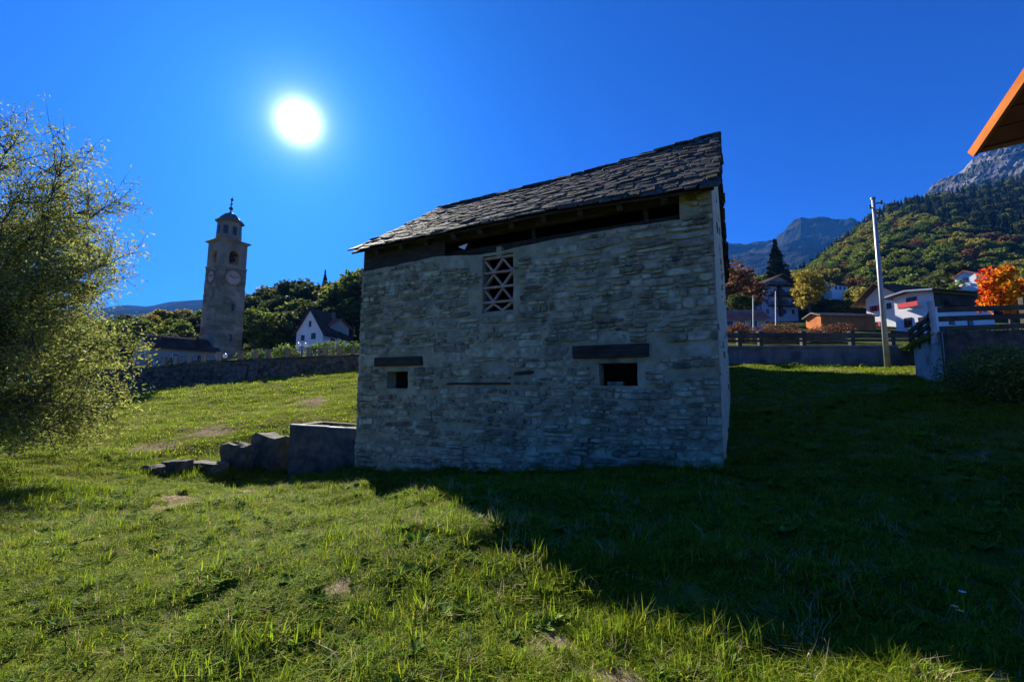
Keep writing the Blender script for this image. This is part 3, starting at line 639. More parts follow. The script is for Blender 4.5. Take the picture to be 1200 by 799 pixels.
def trunk_mesh(h=0.6, r=0.022, seed=0, limbs=5):
    rr = random.Random(seed); m = MB(); m.tube([(0, 0, -0.06), (0.004, 0, .2), (0.01, .005, .4), (0, 0, h)], [r*1.3, r, r*.75, r*.3], 7)
    for i in range(limbs):
        a = rr.uniform(0, 6.28); z0 = rr.uniform(.22, .5); l = rr.uniform(.15, .28)
        m.tube([(0, 0, z0), (math.cos(a)*l*.5, math.sin(a)*l*.5, z0+l*.5), (math.cos(a)*l, math.sin(a)*l, z0+l*.95)], [r*.5, r*.35, r*.1], 5)
    return m.mesh('trunk', 'bark')
TM = [trunk_mesh(seed=i) for i in range(3)]
CT = trunk_mesh(0.93, 0.014, 9, 0)
CROWN = {k: [crown_mesh('crown', m_, 20+i*7+j, 'round', lv, ls) for j in range(nv)] for i, (k, m_, nv, lv, ls) in enumerate((('green', 'forest_leaf', 3, 1900, .07), ('dark', 'dark_leaf', 3, 1900, .07), ('olive', 'olive_leaf', 3, 1900, .07), ('rust', 'rust_leaf', 2, 1700, .07), ('yellow', 'yellow_leaf', 1, 2200, .065), ('maple', 'maple_leaf', 1, 3200, .06)))}
CROWN['conifer'] = [crown_mesh('crown', 'conifer_leaf', 90+j, 'cone', 1500, .085) for j in range(3)]
def tree(name, kind, base, height, label, cat='tree', group=None, wide=1.0):
    r = thing(name, base, label, cat, group); r.scale = (height*wide, height*wide, height); r.rotation_euler = (0, 0, U(0, 6.28))
    for nm, me in (('trunk', CT if kind == 'conifer' else random.choice(TM)), ('crown', random.choice(CROWN[kind]))):
        o = bpy.data.objects.new(nm, me); C.objects.link(o); o.parent = r
    return r
# ------------------------------------------------------------------ willow-like tree at the left edge
print(round(_t.time()-T0, 1), 'willow-like tree at the left edge')
def willow():
    global RNG; RNG = np.random.default_rng(5)
    bx, by = -13.3, 10.6; bz = h1(bx, by)
    t = thing('willow_tree', (bx, by, bz), 'big loose willow with yellow-green leaves leaning in from the left edge', 'tree')
    tk = MB(); tk.tube([(bx, by, bz-.2), (bx+.1, by, bz+1), (bx+.1, by+.1, bz+2.2)], [.26, .2, .15], 9); tk.build('trunk', 'bark', t)
    lv = MB(); dead = MB()
    rr = random.Random(4)
    tw_ = []
    def twig(m, p, d, l, r, lvl):
        n = 6; pts = [np.array(p, float)]; d = np.array(d, float)
        for i in range(n):
            d = d+RNG.normal(size=3)*.13; d[2] -= .05 if lvl == 2 else .01; d /= np.linalg.norm(d); pts.append(pts[-1]+d*l/n)
            if pts[-1][2] < bz+.3: pts.pop(); break
        if len(pts) < 3: return
        n = len(pts)-1; m.tube(pts, [r*(1-i/(n+.5)) for i in range(n+1)], 4 if lvl == 1 else 3, cap=False)
        for i in range(1, n+1):
            tw_.append(pts[i])
            if lvl == 1:
                for _ in range(2):
                    e = d+RNG.normal(size=3)*.75; e[2] += .1; twig(m, pts[i], e/np.linalg.norm(e), RNG.uniform(.3, .75), r*.4, 2)
    goals = [(15, 150, 0), (60, 172, .3), (92, 186, -.4), (118, 222, .3), (138, 262, 0), (150, 312, -.3), (128, 345, .5), (150, 402, 0), (146, 445, .4), (125, 478, -.4), (95, 490, .3), (62, 500, -.5), (30, 505, .2), (22, 290, .8), (60, 300, -.8), (92, 262, .8), (50, 400, -.9), (104, 395, .9), (100, 330, -.7), (30, 215, -.5), (70, 450, 1.1), (10, 120, .2), (-60, 210, .4), (-110, 300, -.6), (-90, 420, .5), (-150, 380, 0), (-40, 470, -.8), (-160, 250, .6), (0, 360, -.9), (125, 300, .7), (75, 230, .1), (45, 250, .9)]
    for px_, py_, dy in goals:
        px_ = px_-12 if px_ < 60 else 48+(px_-60)*.72; py_ = py_+24 if py_ < 260 else py_
        G = at(px_, py_, by+dy*1.6); p = np.array([bx+.08, by+.05, bz+rr.uniform(.6, 2.2)]); pts = [p]; L = np.linalg.norm(G-p); n = 9; up_ = np.array([0, 0, .16*L])
        for i in range(1, n+1): t_ = i/n; pts.append(p+(G-p)*t_+up_*math.sin(math.pi*t_)*.5+RNG.normal(size=3)*.05*L*.2)
        m = MB(); m.tube(pts, [.055*(1-.85*i/n) for i in range(n+1)], 6, cap=False)
        for i in range(3, n+1):
            d = pts[i]-pts[i-1]; d /= np.linalg.norm(d)
            for _ in range(3 if i < n else 4):
                e = d+RNG.normal(size=3)*.7; e[2] += .1; twig(m, pts[i], e/np.linalg.norm(e), RNG.uniform(.5, 1.15), .016, 1)
        m.build('limb', 'bark', t)
    tp_ = np.array(tw_); n = 115000; c = tp_[RNG.integers(len(tp_), size=n)]+RNG.normal(size=(n, 3))*.07
    keep = RNG.uniform(size=n) < np.clip(1.15-(c[:, 2]-bz-2.2)*.10, .6, 1); c = c[keep]
    leaves_many(lv, c, RNG.uniform(.05, .12, len(c)), .34, .2); print('willow twigs', len(tw_), 'leaves', len(lv.f)); lv.build('crown', 'willow_leaf', t)
willow()

# ------------------------------------------------------------------ church tower
print(round(_t.time()-T0, 1), 'church tower')
tw = at(257, 424, 69.0); TZ = tw[2]
twr = thing('church_tower', tw, 'tall grey stone church tower with clock, belfry and small domed lantern', 'church tower')
tA = rad(-22)   # turned so that two faces show
X_ = np.array([math.cos(tA), math.sin(tA), 0]); Y_ = np.array([-math.sin(tA), math.cos(tA), 0])
rot = rad(30); X_ = np.array([math.cos(rot), -math.sin(rot), 0]); Y_ = np.array([math.sin(rot), math.cos(rot), 0])
rot = rad(-22-0); 
def TW(x, y, z): return np.array([tw[0], tw[1], 0])+X_*x+Y_*y+UP*(TZ+z)
# faces: front = -Y_ side, left = -X_ side
def zat(py): return at(262, py, 69.0)[2]-TZ
hs = 1.92
zc1, zc2, zl, zd, zf, zx = zat(302), zat(287), zat(285), zat(262.5), zat(250), zat(234)
def ring(m, h0, z0, h1_, z1):
    m.hexa([TW(-h0, -h0, z0), TW(h0, -h0, z0), TW(h0, h0, z0), TW(-h0, h0, z0), TW(-h1_, -h1_, z1), TW(h1_, -h1_, z1), TW(h1_, h1_, z1), TW(-h1_, h1_, z1)])
zbel = zat(316)
m = MB(); ring(m, hs*1.08, -2, hs, zbel); m.build('shaft', 'tower_stone', twr)
cm = MB(); 
z = 0.0
while z < zbel-.3:   # coursed stonework
    hgt = U(.35, .6)
    for face in range(2):
        a = -hs*1.06
        while a < hs*1.04:
            wd = U(.6, 1.3); b = min(a+wd, hs*1.05); sc_ = lerp(z, [0, zbel], [1.08, 1.0]); pr = U(.02, .07)
            if b-a > .25:
                if face == 0: p = [(a+.02, -hs*sc_-pr), (b-.02, -hs*sc_-pr), (b-.02, -hs*sc_+.1), (a+.02, -hs*sc_+.1)]
                else: p = [(hs*sc_-.1, a+.02), (hs*sc_+pr, a+.02), (hs*sc_+pr, b-.02), (hs*sc_-.1, b-.02)]
                cm.hexa([TW(q[0], q[1], z+.02) for q in p]+[TW(q[0], q[1], z+hgt-.02) for q in p])
            a += wd
    z += hgt
tag(cm.build('ashlar_stones', 'tower_stone', twr), kind='stuff')
m = MB(); ring(m, hs+.12, zbel, hs+.16, zbel+.22); m.build('string_course', 'tower_plaster', twr)
# belfry with arched openings on three sides; unseen rear closed to keep sunlight out
zb0, zb1 = zbel+.22, zc2
def arch_wall(fn, half, z0, z1, ow, oz0, oz1):
    m = MB(); n = 10; A = [(-ow, oz0), (-ow, oz1)]+[(-ow*math.cos(math.pi*k/n), oz1+ow*math.sin(math.pi*k/n)) for k in range(1, n)]+[(ow, oz1), (ow, oz0)]
    outer = [(-half, z0), (half, z0), (half, z1), (-half, z1)]
    def quad(pts):
        m.add([fn(x, 0, z) for x, z in pts]+[fn(x, .4, z) for x, z in pts], [(0, 1, 2, 3), (7, 6, 5, 4), (0, 4, 5, 1), (1, 5, 6, 2), (2, 6, 7, 3), (3, 7, 4, 0)])
    quad([(-half, z0), (-ow, z0), (-ow, z1), (-half, z1)]); quad([(ow, z0), (half, z0), (half, z1), (ow, z1)]); quad([(-ow, z0), (ow, z0), (ow, oz0), (-ow, oz0)])
    for k in range(1, len(A)-2):
        a, b = A[k], A[k+1]; quad([a, b, (b[0], z1), (a[0], z1)])
    return m
fns = [lambda x, d, z: TW(x, -hs+d, z), lambda x, d, z: TW(-hs+d, x*0.99, z), lambda x, d, z: TW(x, hs-d, z), lambda x, d, z: TW(hs-d, x*.99, z)]
for i, fn in enumerate(fns):
    if i == 2: continue
    arch_wall(fn, hs if i % 2 == 0 else hs-.42, zb0, zb1, .72, zb0+.35, zb0+1.75).build('belfry_wall', 'tower_plaster', twr)
m = MB(); m.box(TW(0, hs-.2, (zb0+zb1)/2), (2*hs, .4, zb1-zb0), (X_, Y_, UP)); m.build('belfry_wall', 'tower_plaster', twr)
bl = MB(); c = TW(hs-1.0, 0.1, zb0+1.1); bl.tube([c+UP*q for q in (0, .15, .55, .8, .9)], [.62, .5, .36, .3, .1], 12); bl.build('bell', 'black_iron', twr)
m = MB(); m.box(TW(hs-1.0, 0, zb0+2.1), (.2, 2*hs-.9, .2), (X_, Y_, UP)); m.build('bell_beam', 'dark_wood', twr)
m = MB(); ring(m, hs+.1, zb1, hs+.42, zb1+.25); ring(m, hs+.42, zb1+.253, hs+.2, zb1+.42); m.build('cornice', 'tower_plaster', twr)
def octring(z, r): return [TW(r*math.cos(math.pi*(k+.5)/4), r*math.sin(math.pi*(k+.5)/4), z) for k in range(8)]
def octstack(prof, name, mt):
    m = MB(); vs = []; fs = []
    for z_, r in prof: vs += octring(z_, r)
    for i in range(len(prof)-1):
        for k in range(8): fs.append((i*8+k, i*8+(k+1) % 8, (i+1)*8+(k+1) % 8, (i+1)*8+k))
    fs += [tuple(range(7, -1, -1)), tuple((len(prof)-1)*8+k for k in range(8))]; m.add(vs, fs); return m.build(name, mt, twr)
zt0 = zb1+.42
octstack([(zt0, 1.75), (zd, 1.65)], 'lantern', 'tower_plaster')
for k in range(8):
    a = math.pi*k/4; c = TW(math.cos(a)*1.55, math.sin(a)*1.55, (zt0+zd)/2+.1); q = X_*math.cos(a)+Y_*math.sin(a)
    m = MB(); m.box(c, (.16, .62, 1.3), (q, np.cross(UP, q), UP)); m.build('lantern_opening', 'pane_glass', twr)
octstack([(zd+.002, 1.85), (zd+.15, 2.05), (zd+.3, 2.0), (zd+.6, 1.55), (zd+1.05, 1.25), (zf-.2, .75), (zf, .3), (zf+.3, .12)], 'dome', 'dull_copper')
m = MB(); c = TW(0, 0, 0); m.tube([TW(0, 0, zf), TW(0, 0, zx)], .07, 6); m.ball(TW(0, 0, zf+.75), .3); m.bar(TW(-.45, 0, zf+1.45), TW(.45, 0, zf+1.45), .09); m.build('finial', 'black_iron', twr)
m = MB(); c = TW(.0, 0, zx); m.prism([c+X_*a+UP*b for a, b in ((-.35, -.05), (-.1, -.1), (.25, -.35), (.5, -.05), (.3, .05), (.25, .4), (.05, .2), (-.25, .35))], Y_*.05); m.build('weather_vane', 'black_iron', twr)
def clock(fn, sc_):
    zc = zbel-1.55; m = MB(); n = 20
    m.add([fn(math.cos(2*math.pi*k/n)*sc_, -.14, zc+math.sin(2*math.pi*k/n)*sc_) for k in range(n)]+[fn(math.cos(2*math.pi*k/n)*sc_, 0.02, zc+math.sin(2*math.pi*k/n)*sc_) for k in range(n)], [tuple(range(n))]+[(k, (k+1) % n, n+(k+1) % n, n+k) for k in range(n)])
    f = m.build('clock_face', 'clock_face', twr)
    m = MB(); 
    for k in range(12):
        a = 2*math.pi*k/12; m.bar(fn(math.cos(a)*sc_*.78, -.17, zc+math.sin(a)*sc_*.78), fn(math.cos(a)*sc_*.95, -.17, zc+math.sin(a)*sc_*.95), .12, .04)
    for k in range(20):
        a, b = 2*math.pi*k/20, 2*math.pi*(k+1)/20; m.bar(fn(math.cos(a)*sc_, -.16, zc+math.sin(a)*sc_), fn(math.cos(b)*sc_, -.16, zc+math.sin(b)*sc_), .11, .08)
    m.build('clock_markings', 'rust_paint', f)
    for a, l in ((.2, .7), (2.6, .5)):
        m = MB(); m.bar(fn(0, -.2, zc), fn(math.cos(a)*l*sc_, -.2, zc+math.sin(a)*l*sc_), .12, .04); m.build('clock_hand', 'black_iron', f)
clock(lambda x, d, z: TW(x, -hs-.07+d, z), 1.0); clock(lambda x, d, z: TW(hs+.07-d, x, z), 1.2)
for zz in (3.6, 8.2):
    m = MB(); m.box(TW(hs*1.05, .3, zz), (.3, .3, 1.0), (X_, Y_, UP)); m.build('slit_window', 'pane_glass', twr)

# ------------------------------------------------------------------ houses
print(round(_t.time()-T0, 1), 'houses')
def house(loc, rot, wid, ln, wh, rh, label, wall='white_render', roof='dark_roof', over=.5, name='house', wins=(), chim=None, cat='house', gablewins=(), rtile=True, base=3.0):
    """gable end faces local -Y (width wid along X), ridge runs along local Y"""
    r = thing(name, loc, label, cat); c, s_ = math.cos(rot), math.sin(rot); o = np.array(loc, float)
    F = lambda x, y, z: o+np.array([x*c-y*s_, x*s_+y*c, z])
    ax = (np.array([c, s_, 0]), np.array([-s_, c, 0]), UP)
    hw = wid/2; m = MB()
    m.prism([F(-hw, 0, -base), F(hw, 0, -base), F(hw, 0, wh), F(0, 0, wh+rh), F(-hw, 0, wh)], ax[1]*ln); m.build('wall', wall, r)
    k = rh/hw; L2 = math.hypot(hw, rh)
    for sg in (-1, 1):
        m = MB(); t = .18
        p = [(sg*(hw+over), wh-over*k), (0, wh+rh)]; q = [(a, b+t+.03) for a, b in p]
        m.prism([F(p[0][0], -over, p[0][1]+.03), F(p[1][0], -over, p[1][1]+.03), F(q[1][0], -over, q[1][1]), F(q[0][0], -over, q[0][1])], ax[1]*(ln+2*over)); ro = m.build('roof', roof, r)
        if rtile:
            m = MB(); nr = max(3, int(L2/.45))
            for i in range(nr):
                a, b = (p[0][0]*(1-i/nr), p[0][1]+(p[1][1]-p[0][1])*i/nr)
                m.bar(F(a, -over-.02, b+t+.08), F(a, ln+over+.02, b+t+.08), .09, .06)
            m.build('tile_courses', roof, ro)['kind'] = 'stuff'
    def window(F2, x, z, w_, h_, shutter=None):
        fo = MB(); fo.box(F2(x, -.03, z), (w_+.16, .10, h_+.16), F2.ax); f = fo.build('window', 'white_render' if wall != 'white_render' else 'dark_wood', r)
        g = MB(); g.box(F2(x, -.08, z), (w_, .06, h_), F2.ax); g.build('pane', 'pane_glass', f); g = MB(); g.box(F2(x, -.115, z), (.05, .02, h_), F2.ax); g.box(F2(x, -.105, z-h_/2-.06), (w_+.3, .16, .07), F2.ax); g.build('sill', 'grey_concrete', f)
        if shutter:
            for sg in (-1, 1): g = MB(); g.box(F2(x+sg*(w_*.5+.28), -.07, z), (.42, .06, h_+.1), F2.ax); g.build('shutter', shutter, f)
    class Fn:
        def __init__(s, side): s.side = side; s.ax = ax if side == 'g' else (ax[1], ax[0], UP)
        def __call__(s, x, d, z):
            if s.side == 'g': return F(x, d, z)
            if s.side == 'l': return F(-hw+d, x, z)
            return F(hw-d, x, z)
    for (side, x, z_, w_, h_, *sh) in wins: window(Fn(side), x, z_, w_, h_, sh[0] if sh else None)
    if chim:
        m = MB(); m.box(F(chim[0], chim[1], wh+rh*.85+.3), (.6, .6, 1.5), ax); m.build('chimney', 'grey_concrete', r)
    return r, F, ax
# white gabled house behind the churchyard
p = at(362, 407, 88); rh_ = 34/533*88
h, F, ax = house((p[0], p[1], p[2]), rad(-14), 6.0, 8.5, 2.9, 4.6, 'white house with steep pointed gable and dark roof, left of the barn', wins=(('g', -1.5, 1.9, .6, .9), ('g', .9, 2.2, .8, 1.0), ('g', .0, 4.6, .35, 1.0), ('r', 3, 1.4, .9, 1.0), ('r', 6, 1.4, .9, 1.0)), chim=(.8, 6))
p = at(398, 392, 93); house((p[0], p[1], p[2]-1), rad(70), 5.5, 8, 2.6, 1.5, 'low red-brown roofed annexe right behind the white gabled house', wall='cream_render', roof='red_tile', name='annexe', wins=(('g', 0, 1.2, .8, .9),), cat='house')
p = at(172, 432, 60); house((p[0]-.9, p[1], p[2]), rad(-28), 4.4, 8.2, 3.0, 1.5, 'small old house with brown roof left of the church tower', wall='cream_render', wins=(('g', -.4, 1.9, .6, .9), ('g', .6, 1.9, .6, .9), ('g', 0, 3.6, .5, .5), ('r', 3, 1.7, .7, .8), ('r', 6, 1.7, .7, .8)))
# dark chalet with balconies under the conifer
p = at(905, 374, 128)
ch, F, ax = house((p[0], p[1]-4, p[2]), rad(8), 11.0, 11, 8.8, 2.7, 'tall dark wooden chalet with balconies below the tall conifer', wall='blue_grey_paint', over=2.0, wins=tuple(('g', x, z, 1.0, 1.3) for z in (1.5, 4.3, 7.2) for x in (-3.9, -1.3, 1.3, 3.9)))
for z_ in (2.9, 5.7, 8.6):
    m = MB(); m.box(F(.6, -.8, z_), (8.6, 1.4, .15), ax); b = m.build('balcony', 'dark_wood', ch)
    for k in range(22): m = MB(); m.box(F(-3.5+k*.39, -1.45, z_+.55), (.22, .05, .95), ax); m.build('balcony_board', 'dark_wood', b)
m = MB(); m.box(F(-.1, -.4, 4.6), (.9, .7, 9), ax); m.build('chimney_stack', 'dark_wood', ch)
# low house with pink-red roof
p = at(874, 386, 62); lh, F, ax = house((p[0]-3.6, p[1]+2, p[2]), rad(-93), 3.6, 6.4, 1.6, 1.25, 'low house with dusty red tile roof beyond the barn corner', wall='cream_render', roof='red_tile', wins=(('r', 1.6, .8, .8, .8), ('r', 3.2, .8, .8, .8), ('r', 4.8, .8, .8, .8), ('l', 1.6, .8, .8, .8), ('l', 3.2, .8, .8, .8), ('l', 4.8, .8, .8, .8)))
# long orange shed
p = at(986, 385, 75); sh_, F, ax = house((p[0]-4.6, p[1], p[2]), rad(-86), 3.4, 9.4, 1.9, .55, 'long low orange wooden shed with pale roof edge beyond the railing', wall='orange_wood', roof='grey_concrete', name='shed', cat='shed', over=.4)
m = MB()
for k in range(26): 
    m = MB(); m.box(F(-1.7+3.44, .2+k*.36, .9), (.05, .30, 1.7), ax); m.build('wall_plank', 'orange_wood', sh_)
# little white house on the hillside
p = at(968, 343, 170); house((p[0], p[1], p[2]), math.atan2(.24, .97)-math.pi/2, 5, 7.6, 2.6, 1.5, 'little white house high on the wooded hillside', wins=(('r', 2, 1.4, .8, 1.0), ('r', 4, 1.4, .8, 1.0), ('r', 6, 1.4, .8, 1.0), ('l', 2, 1.4, .8, 1.0), ('l', 5, 1.4, .8, 1.0)))
p = at(957, 337, 210); 
p = at(1132, 333, 125); house((p[0], p[1], p[2]), math.atan2(.24, .97)-math.pi/2, 5, 7.5, 2.4, 1.3, 'white house with dark red gable peeping out left of the orange maple', roof='red_tile', wins=(('g', 0, 1.3, .9, 1.0), ('l', 3, 1.3, .9, 1.0)))
# white chalet, tall gable with red shutters
nrm = np.array([-.97, -.24]); 
ca = math.atan2(-nrm[1], -nrm[0])     # direction of the ridge
p1 = at(1057, 386, 88); al = np.array([nrm[1], -nrm[0]]); al = al/np.linalg.norm(al)
if al[1] < 0: al = -al
cen = p1[:2]+al*3.3
wc, F, ax = house((cen[0], cen[1], p1[2]), ca-math.pi/2, 6.6, 12, 7.2, 2.6, 'white three-storey chalet gable with red shutters, just right of the metal pole', over=1.8, wins=(('g', -1.6, 1.6, .9, 1.0, 'red_paint'), ('g', -1.6, 5.0, .9, 1.0, 'red_paint'), ('g', 1.3, 5.0, .7, 1.0), ('g', 0, 7.8, .6, .7)))
# front chalet with red balconies
p2 = at(1094, 386, 70); cen = p2[:2]+al*2.7
fc, F, ax = house((cen[0], cen[1], p2[2]), ca-math.pi/2, 5.4, 13.5, 6.1, .35, 'white chalet with red balcony boxes and wide flat dark roof', over=1.3, wins=(('g', 0, 4.9, 1.4, 1.3), ('g', -.8, 1.6, 1.0, 1.4), ('g', 1.2, 1.6, .8, 1.0), ('l', 3, 4.6, 1, 1.2), ('l', 8, 4.6, 1, 1.2), ('r', 2.5, 4.6, 1, 1.3), ('r', 5.5, 4.6, 1, 1.3), ('r', 9, 4.6, 1, 1.3), ('r', 4, 1.6, 1, 1.2), ('r', 8, 1.6, 1, 1.2)))
m = MB(); m.box(F(0, -.55, 3.95), (3.0, .8, .12), ax); bl_ = m.build('balcony', 'white_render', fc)
m = MB(); m.box(F(0, -.98, 4.35), (3.0, .08, .75), ax); m.build('balcony_panel', 'red_paint', bl_)
m = MB(); m.bar(F(-3.95, -1.36, 6.05), F(0, -1.36, 6.58), .12, .28); m.bar(F(3.95, -1.36, 6.05), F(0, -1.36, 6.58), .12, .25); m.build('fascia', 'blue_grey_paint', fc)
for sd_ in (-1, 1):
    m = MB(); m.box(F(sd_*3.1, 7, 3.9), (.9, 9, .12), ax); b = m.build('balcony', 'dark_wood', fc)
    m = MB(); m.box(F(sd_*3.55, 7, 4.4), (.07, 9, .8), ax); m.build('balcony_panel', 'dark_wood' if sd_ > 0 else 'dark_wood', b)

m = MB(); m.box(F(2.76, 7.0, 4.8), (.10, 12.6, 2.3), ax); m.build('timber_cladding', 'dark_wood', fc)
# ------------------------------------------------------------------ left retaining wall, railing, globe lamps
print(round(_t.time()-T0, 1), 'left retaining wall, railing, globe lamps')
def gnd(x, y): return h1(x, y)
wl = [at(q, 430, 36.4) for q in np.linspace(60, 640, 30)]
tops = [at(q, pl((60, 438), (160, 433), (250, 425), (330, 421), (420, 417), (640, 408))(q), 36.4)[2] for q in np.linspace(60, 640, 30)]
rw = thing('retaining_wall', (wl[0][0], wl[0][1], gnd(wl[0][0], wl[0][1])), 'long dark stone retaining wall between meadow and churchyard, left of the barn', 'wall')
m = MB(); ms = MB()
for i in range(29):
    a, b = wl[i], wl[i+1]
    m.hexa([(a[0], 36.4, -1.5), (b[0], 36.4, -1.5), (b[0], 37.0, -1.5), (a[0], 37.0, -1.5), (a[0], 36.4, tops[i]), (b[0], 36.4, tops[i+1]), (b[0], 37.0, tops[i+1]), (a[0], 37.0, tops[i])])
m.build('wall_core', 'rough_concrete', rw)
x0, x1 = wl[0][0], wl[-1][0]; xs_ = [q[0] for q in wl]
z = -0.3
while z < 4.9:
    hgt = U(.2, .4); x = x0+U(0, .5)
    while x < x1:
        wd = U(.35, 1.1); 
        if z+hgt < lerp(x, xs_, tops)-.02 and z+hgt > 0.5:
            p = U(.03, .14); ms.hexa([(x+U(.0, .04), 36.4-p, z+.02), (x+wd-.03, 36.4-p, z+.02), (x+wd-.03, 36.45, z+.02), (x+.02, 36.45, z+.02), (x+.02, 36.4-p*U(.5, 1), z+hgt-U(.01, .05)), (x+wd-.03, 36.4-p, z+hgt-.02), (x+wd-.03, 36.45, z+hgt-.02), (x+.02, 36.45, z+hgt-.02)])
        x += wd
    z += hgt
tag(ms.build('wall_stones', 'dark_rubble', rw), kind='stuff')
m = MB()
for i in range(29):
    a, b = wl[i], wl[i+1]; m.hexa([(a[0], 36.3, tops[i]+.003), (b[0], 36.3, tops[i+1]+.003), (b[0], 37.1, tops[i+1]+.003), (a[0], 37.1, tops[i]+.003), (a[0], 36.3, tops[i]+.14), (b[0], 36.3, tops[i+1]+.14), (b[0], 37.1, tops[i+1]+.14), (a[0], 37.1, tops[i]+.14)])
m.build('coping', 'dark_rubble', rw)
for px_, w_ in ((270, .5), (283, .5), (297, .4), (180, .6)):
    a = at(px_, 440, 36.2); g = gnd(a[0], 36.2); m = MB(); m.hexa([(a[0]-w_, 35.9, g-.3), (a[0]+w_, 35.9, g-.3), (a[0]+w_, 36.36, g-.3), (a[0]-w_, 36.36, g-.3), (a[0]-w_*.8, 36.15, g+1.3), (a[0]+w_*.8, 36.15, g+1.3), (a[0]+w_*.8, 36.36, g+1.3), (a[0]-w_*.8, 36.36, g+1.3)]); m.build('buttress', 'rough_concrete', rw)
rl = thing('churchyard_railing', (wl[4][0], 36.7, tops[4]), 'stone posts with iron rails along the top of the churchyard wall', 'railing')
pxs = [152, 172, 192, 206, 222, 238, 256, 281, 299, 314, 336, 361, 380, 397, 413, 440, 470]
prev = None
for q in pxs:
    t_ = lerp(at(q, 425, 36.7)[0], xs_, tops)+.14; x = at(q, 425, 36.7)[0]
    m = MB(); m.box((x, 36.7, t_+.34), (.25, .25, .68)); m.box((x, 36.7, t_+.72), (.32, .32, .08)); m.build('post', 'tower_plaster', rl)
    if prev:
        for hh in (.20, .62):
            m = MB(); m.bar((prev[0]+.2, 36.7, prev[1]+hh), (x-.2, 36.7, t_+hh), .07); m.build('rail', 'weathered_timber', rl)
        m = MB()
        nb = int((x-prev[0])/.22)
        for k in range(1, nb): xx = prev[0]+(x-prev[0])*k/nb; zz = prev[1]+(t_-prev[1])*k/nb; m.bar((xx, 36.7, zz+.05), (xx, 36.7, zz+.62), .02)
        tag(m.build('balusters', 'black_iron', rl), kind='stuff')
    prev = (x, t_)
for i, (px_, py_, lab) in enumerate(((354, 405, 'twin white globe lamp in front of the white gabled house'), (259.5, 418, 'twin white globe lamp beside the foot of the church tower'), (185.5, 428, 'twin white globe lamp by the small old house'))):
    Y = 38.2; c = at(px_, py_, Y); g = lerp(c[0], xs_, tops); t = thing('globe_lamp', (c[0], Y, g), lab, 'lamp', 'globe lamps in the churchyard')
    m = MB(); m.tube([(c[0], Y, g-.6), (c[0], Y, c[2]-.1)], .05, 8); m.build('post', 'black_iron', t); m = MB(); m.bar((c[0]-.3, Y, c[2]-.12), (c[0]+.3, Y, c[2]-.12), .05); m.build('arm', 'black_iron', t)
    for s_ in (-1, 1): m = MB(); m.ball((c[0]+s_*.3, Y, c[2]+.06), .19, 12, 8); m.build('globe', 'globe_white', t, smooth=True)

# ------------------------------------------------------------------ right road wall, timber guard rail, hedge
print(round(_t.time()-T0, 1), 'right road wall, timber guard rail, hedge')
YR = 27.0
rr_ = thing('road_wall', at(853, 430, YR), 'grey concrete road wall at the top of the meadow, right of the barn', 'wall')
q0, q1 = at(700, 430, YR), at(1120, 430, YR-.5)
topz = lambda x: lerp(x, [q0[0], q1[0]], [at(700, 409, YR)[2], at(1075, 407, YR)[2]])
n = 10
for i in range(n):
    a = q0[0]+(q1[0]-q0[0])*i/n; b = q0[0]+(q1[0]-q0[0])*(i+1)/n-.02; m = MB(); m.hexa([(a, YR-.2, 1), (b, YR-.2, 1), (b, YR+.2, 1), (a, YR+.2, 1), (a, YR-.17, topz(a)), (b, YR-.17, topz(b)), (b, YR+.2, topz(b)), (a, YR+.2, topz(a))]); m.build('wall_section', 'grey_concrete', rr_)
m = MB(); m.hexa([(q0[0], YR-.26, topz(q0[0])+.003), (q1[0], YR-.26, topz(q1[0])+.003), (q1[0], YR+.26, topz(q1[0])+.003), (q0[0], YR+.26, topz(q0[0])+.003), (q0[0], YR-.26, topz(q0[0])+.14), (q1[0], YR-.26, topz(q1[0])+.14), (q1[0], YR+.26, topz(q1[0])+.14), (q0[0], YR+.26, topz(q0[0])+.14)]); m.build('coping', 'grey_concrete', rr_)
gr = thing('guard_rail', (q0[0], YR, topz(q0[0])+.14), 'grey timber rail on square posts above the concrete road wall', 'guard rail')
prev = None
for px_ in (838, 866, 891, 941, 998, 1045, 1078):
    a = at(px_, 400, YR); t0 = topz(a[0])+.145; tt = at(px_, 389.5, YR)[2]; m = MB(); m.box((a[0], YR, (t0+tt)/2), (.24, .24, tt-t0)); m.box((a[0], YR, tt+.03), (.3, .3, .06)); m.build('post', 'fence_wood', gr)
    if prev is not None:
        for zz, hh in ((tt-.22, .30), (t0+.28, .14)):
            m = MB(); m.bar((prev[0]+.1, YR-.16, zz), (a[0]+.1, YR-.16, zz), hh*.4, hh, side=(0, 1, 0)) if False else m.box(((prev[0]+a[0])/2, YR-.17, zz), (a[0]-prev[0]-.02, .10, hh)); m.build('rail', 'fence_wood', gr)
    prev = a
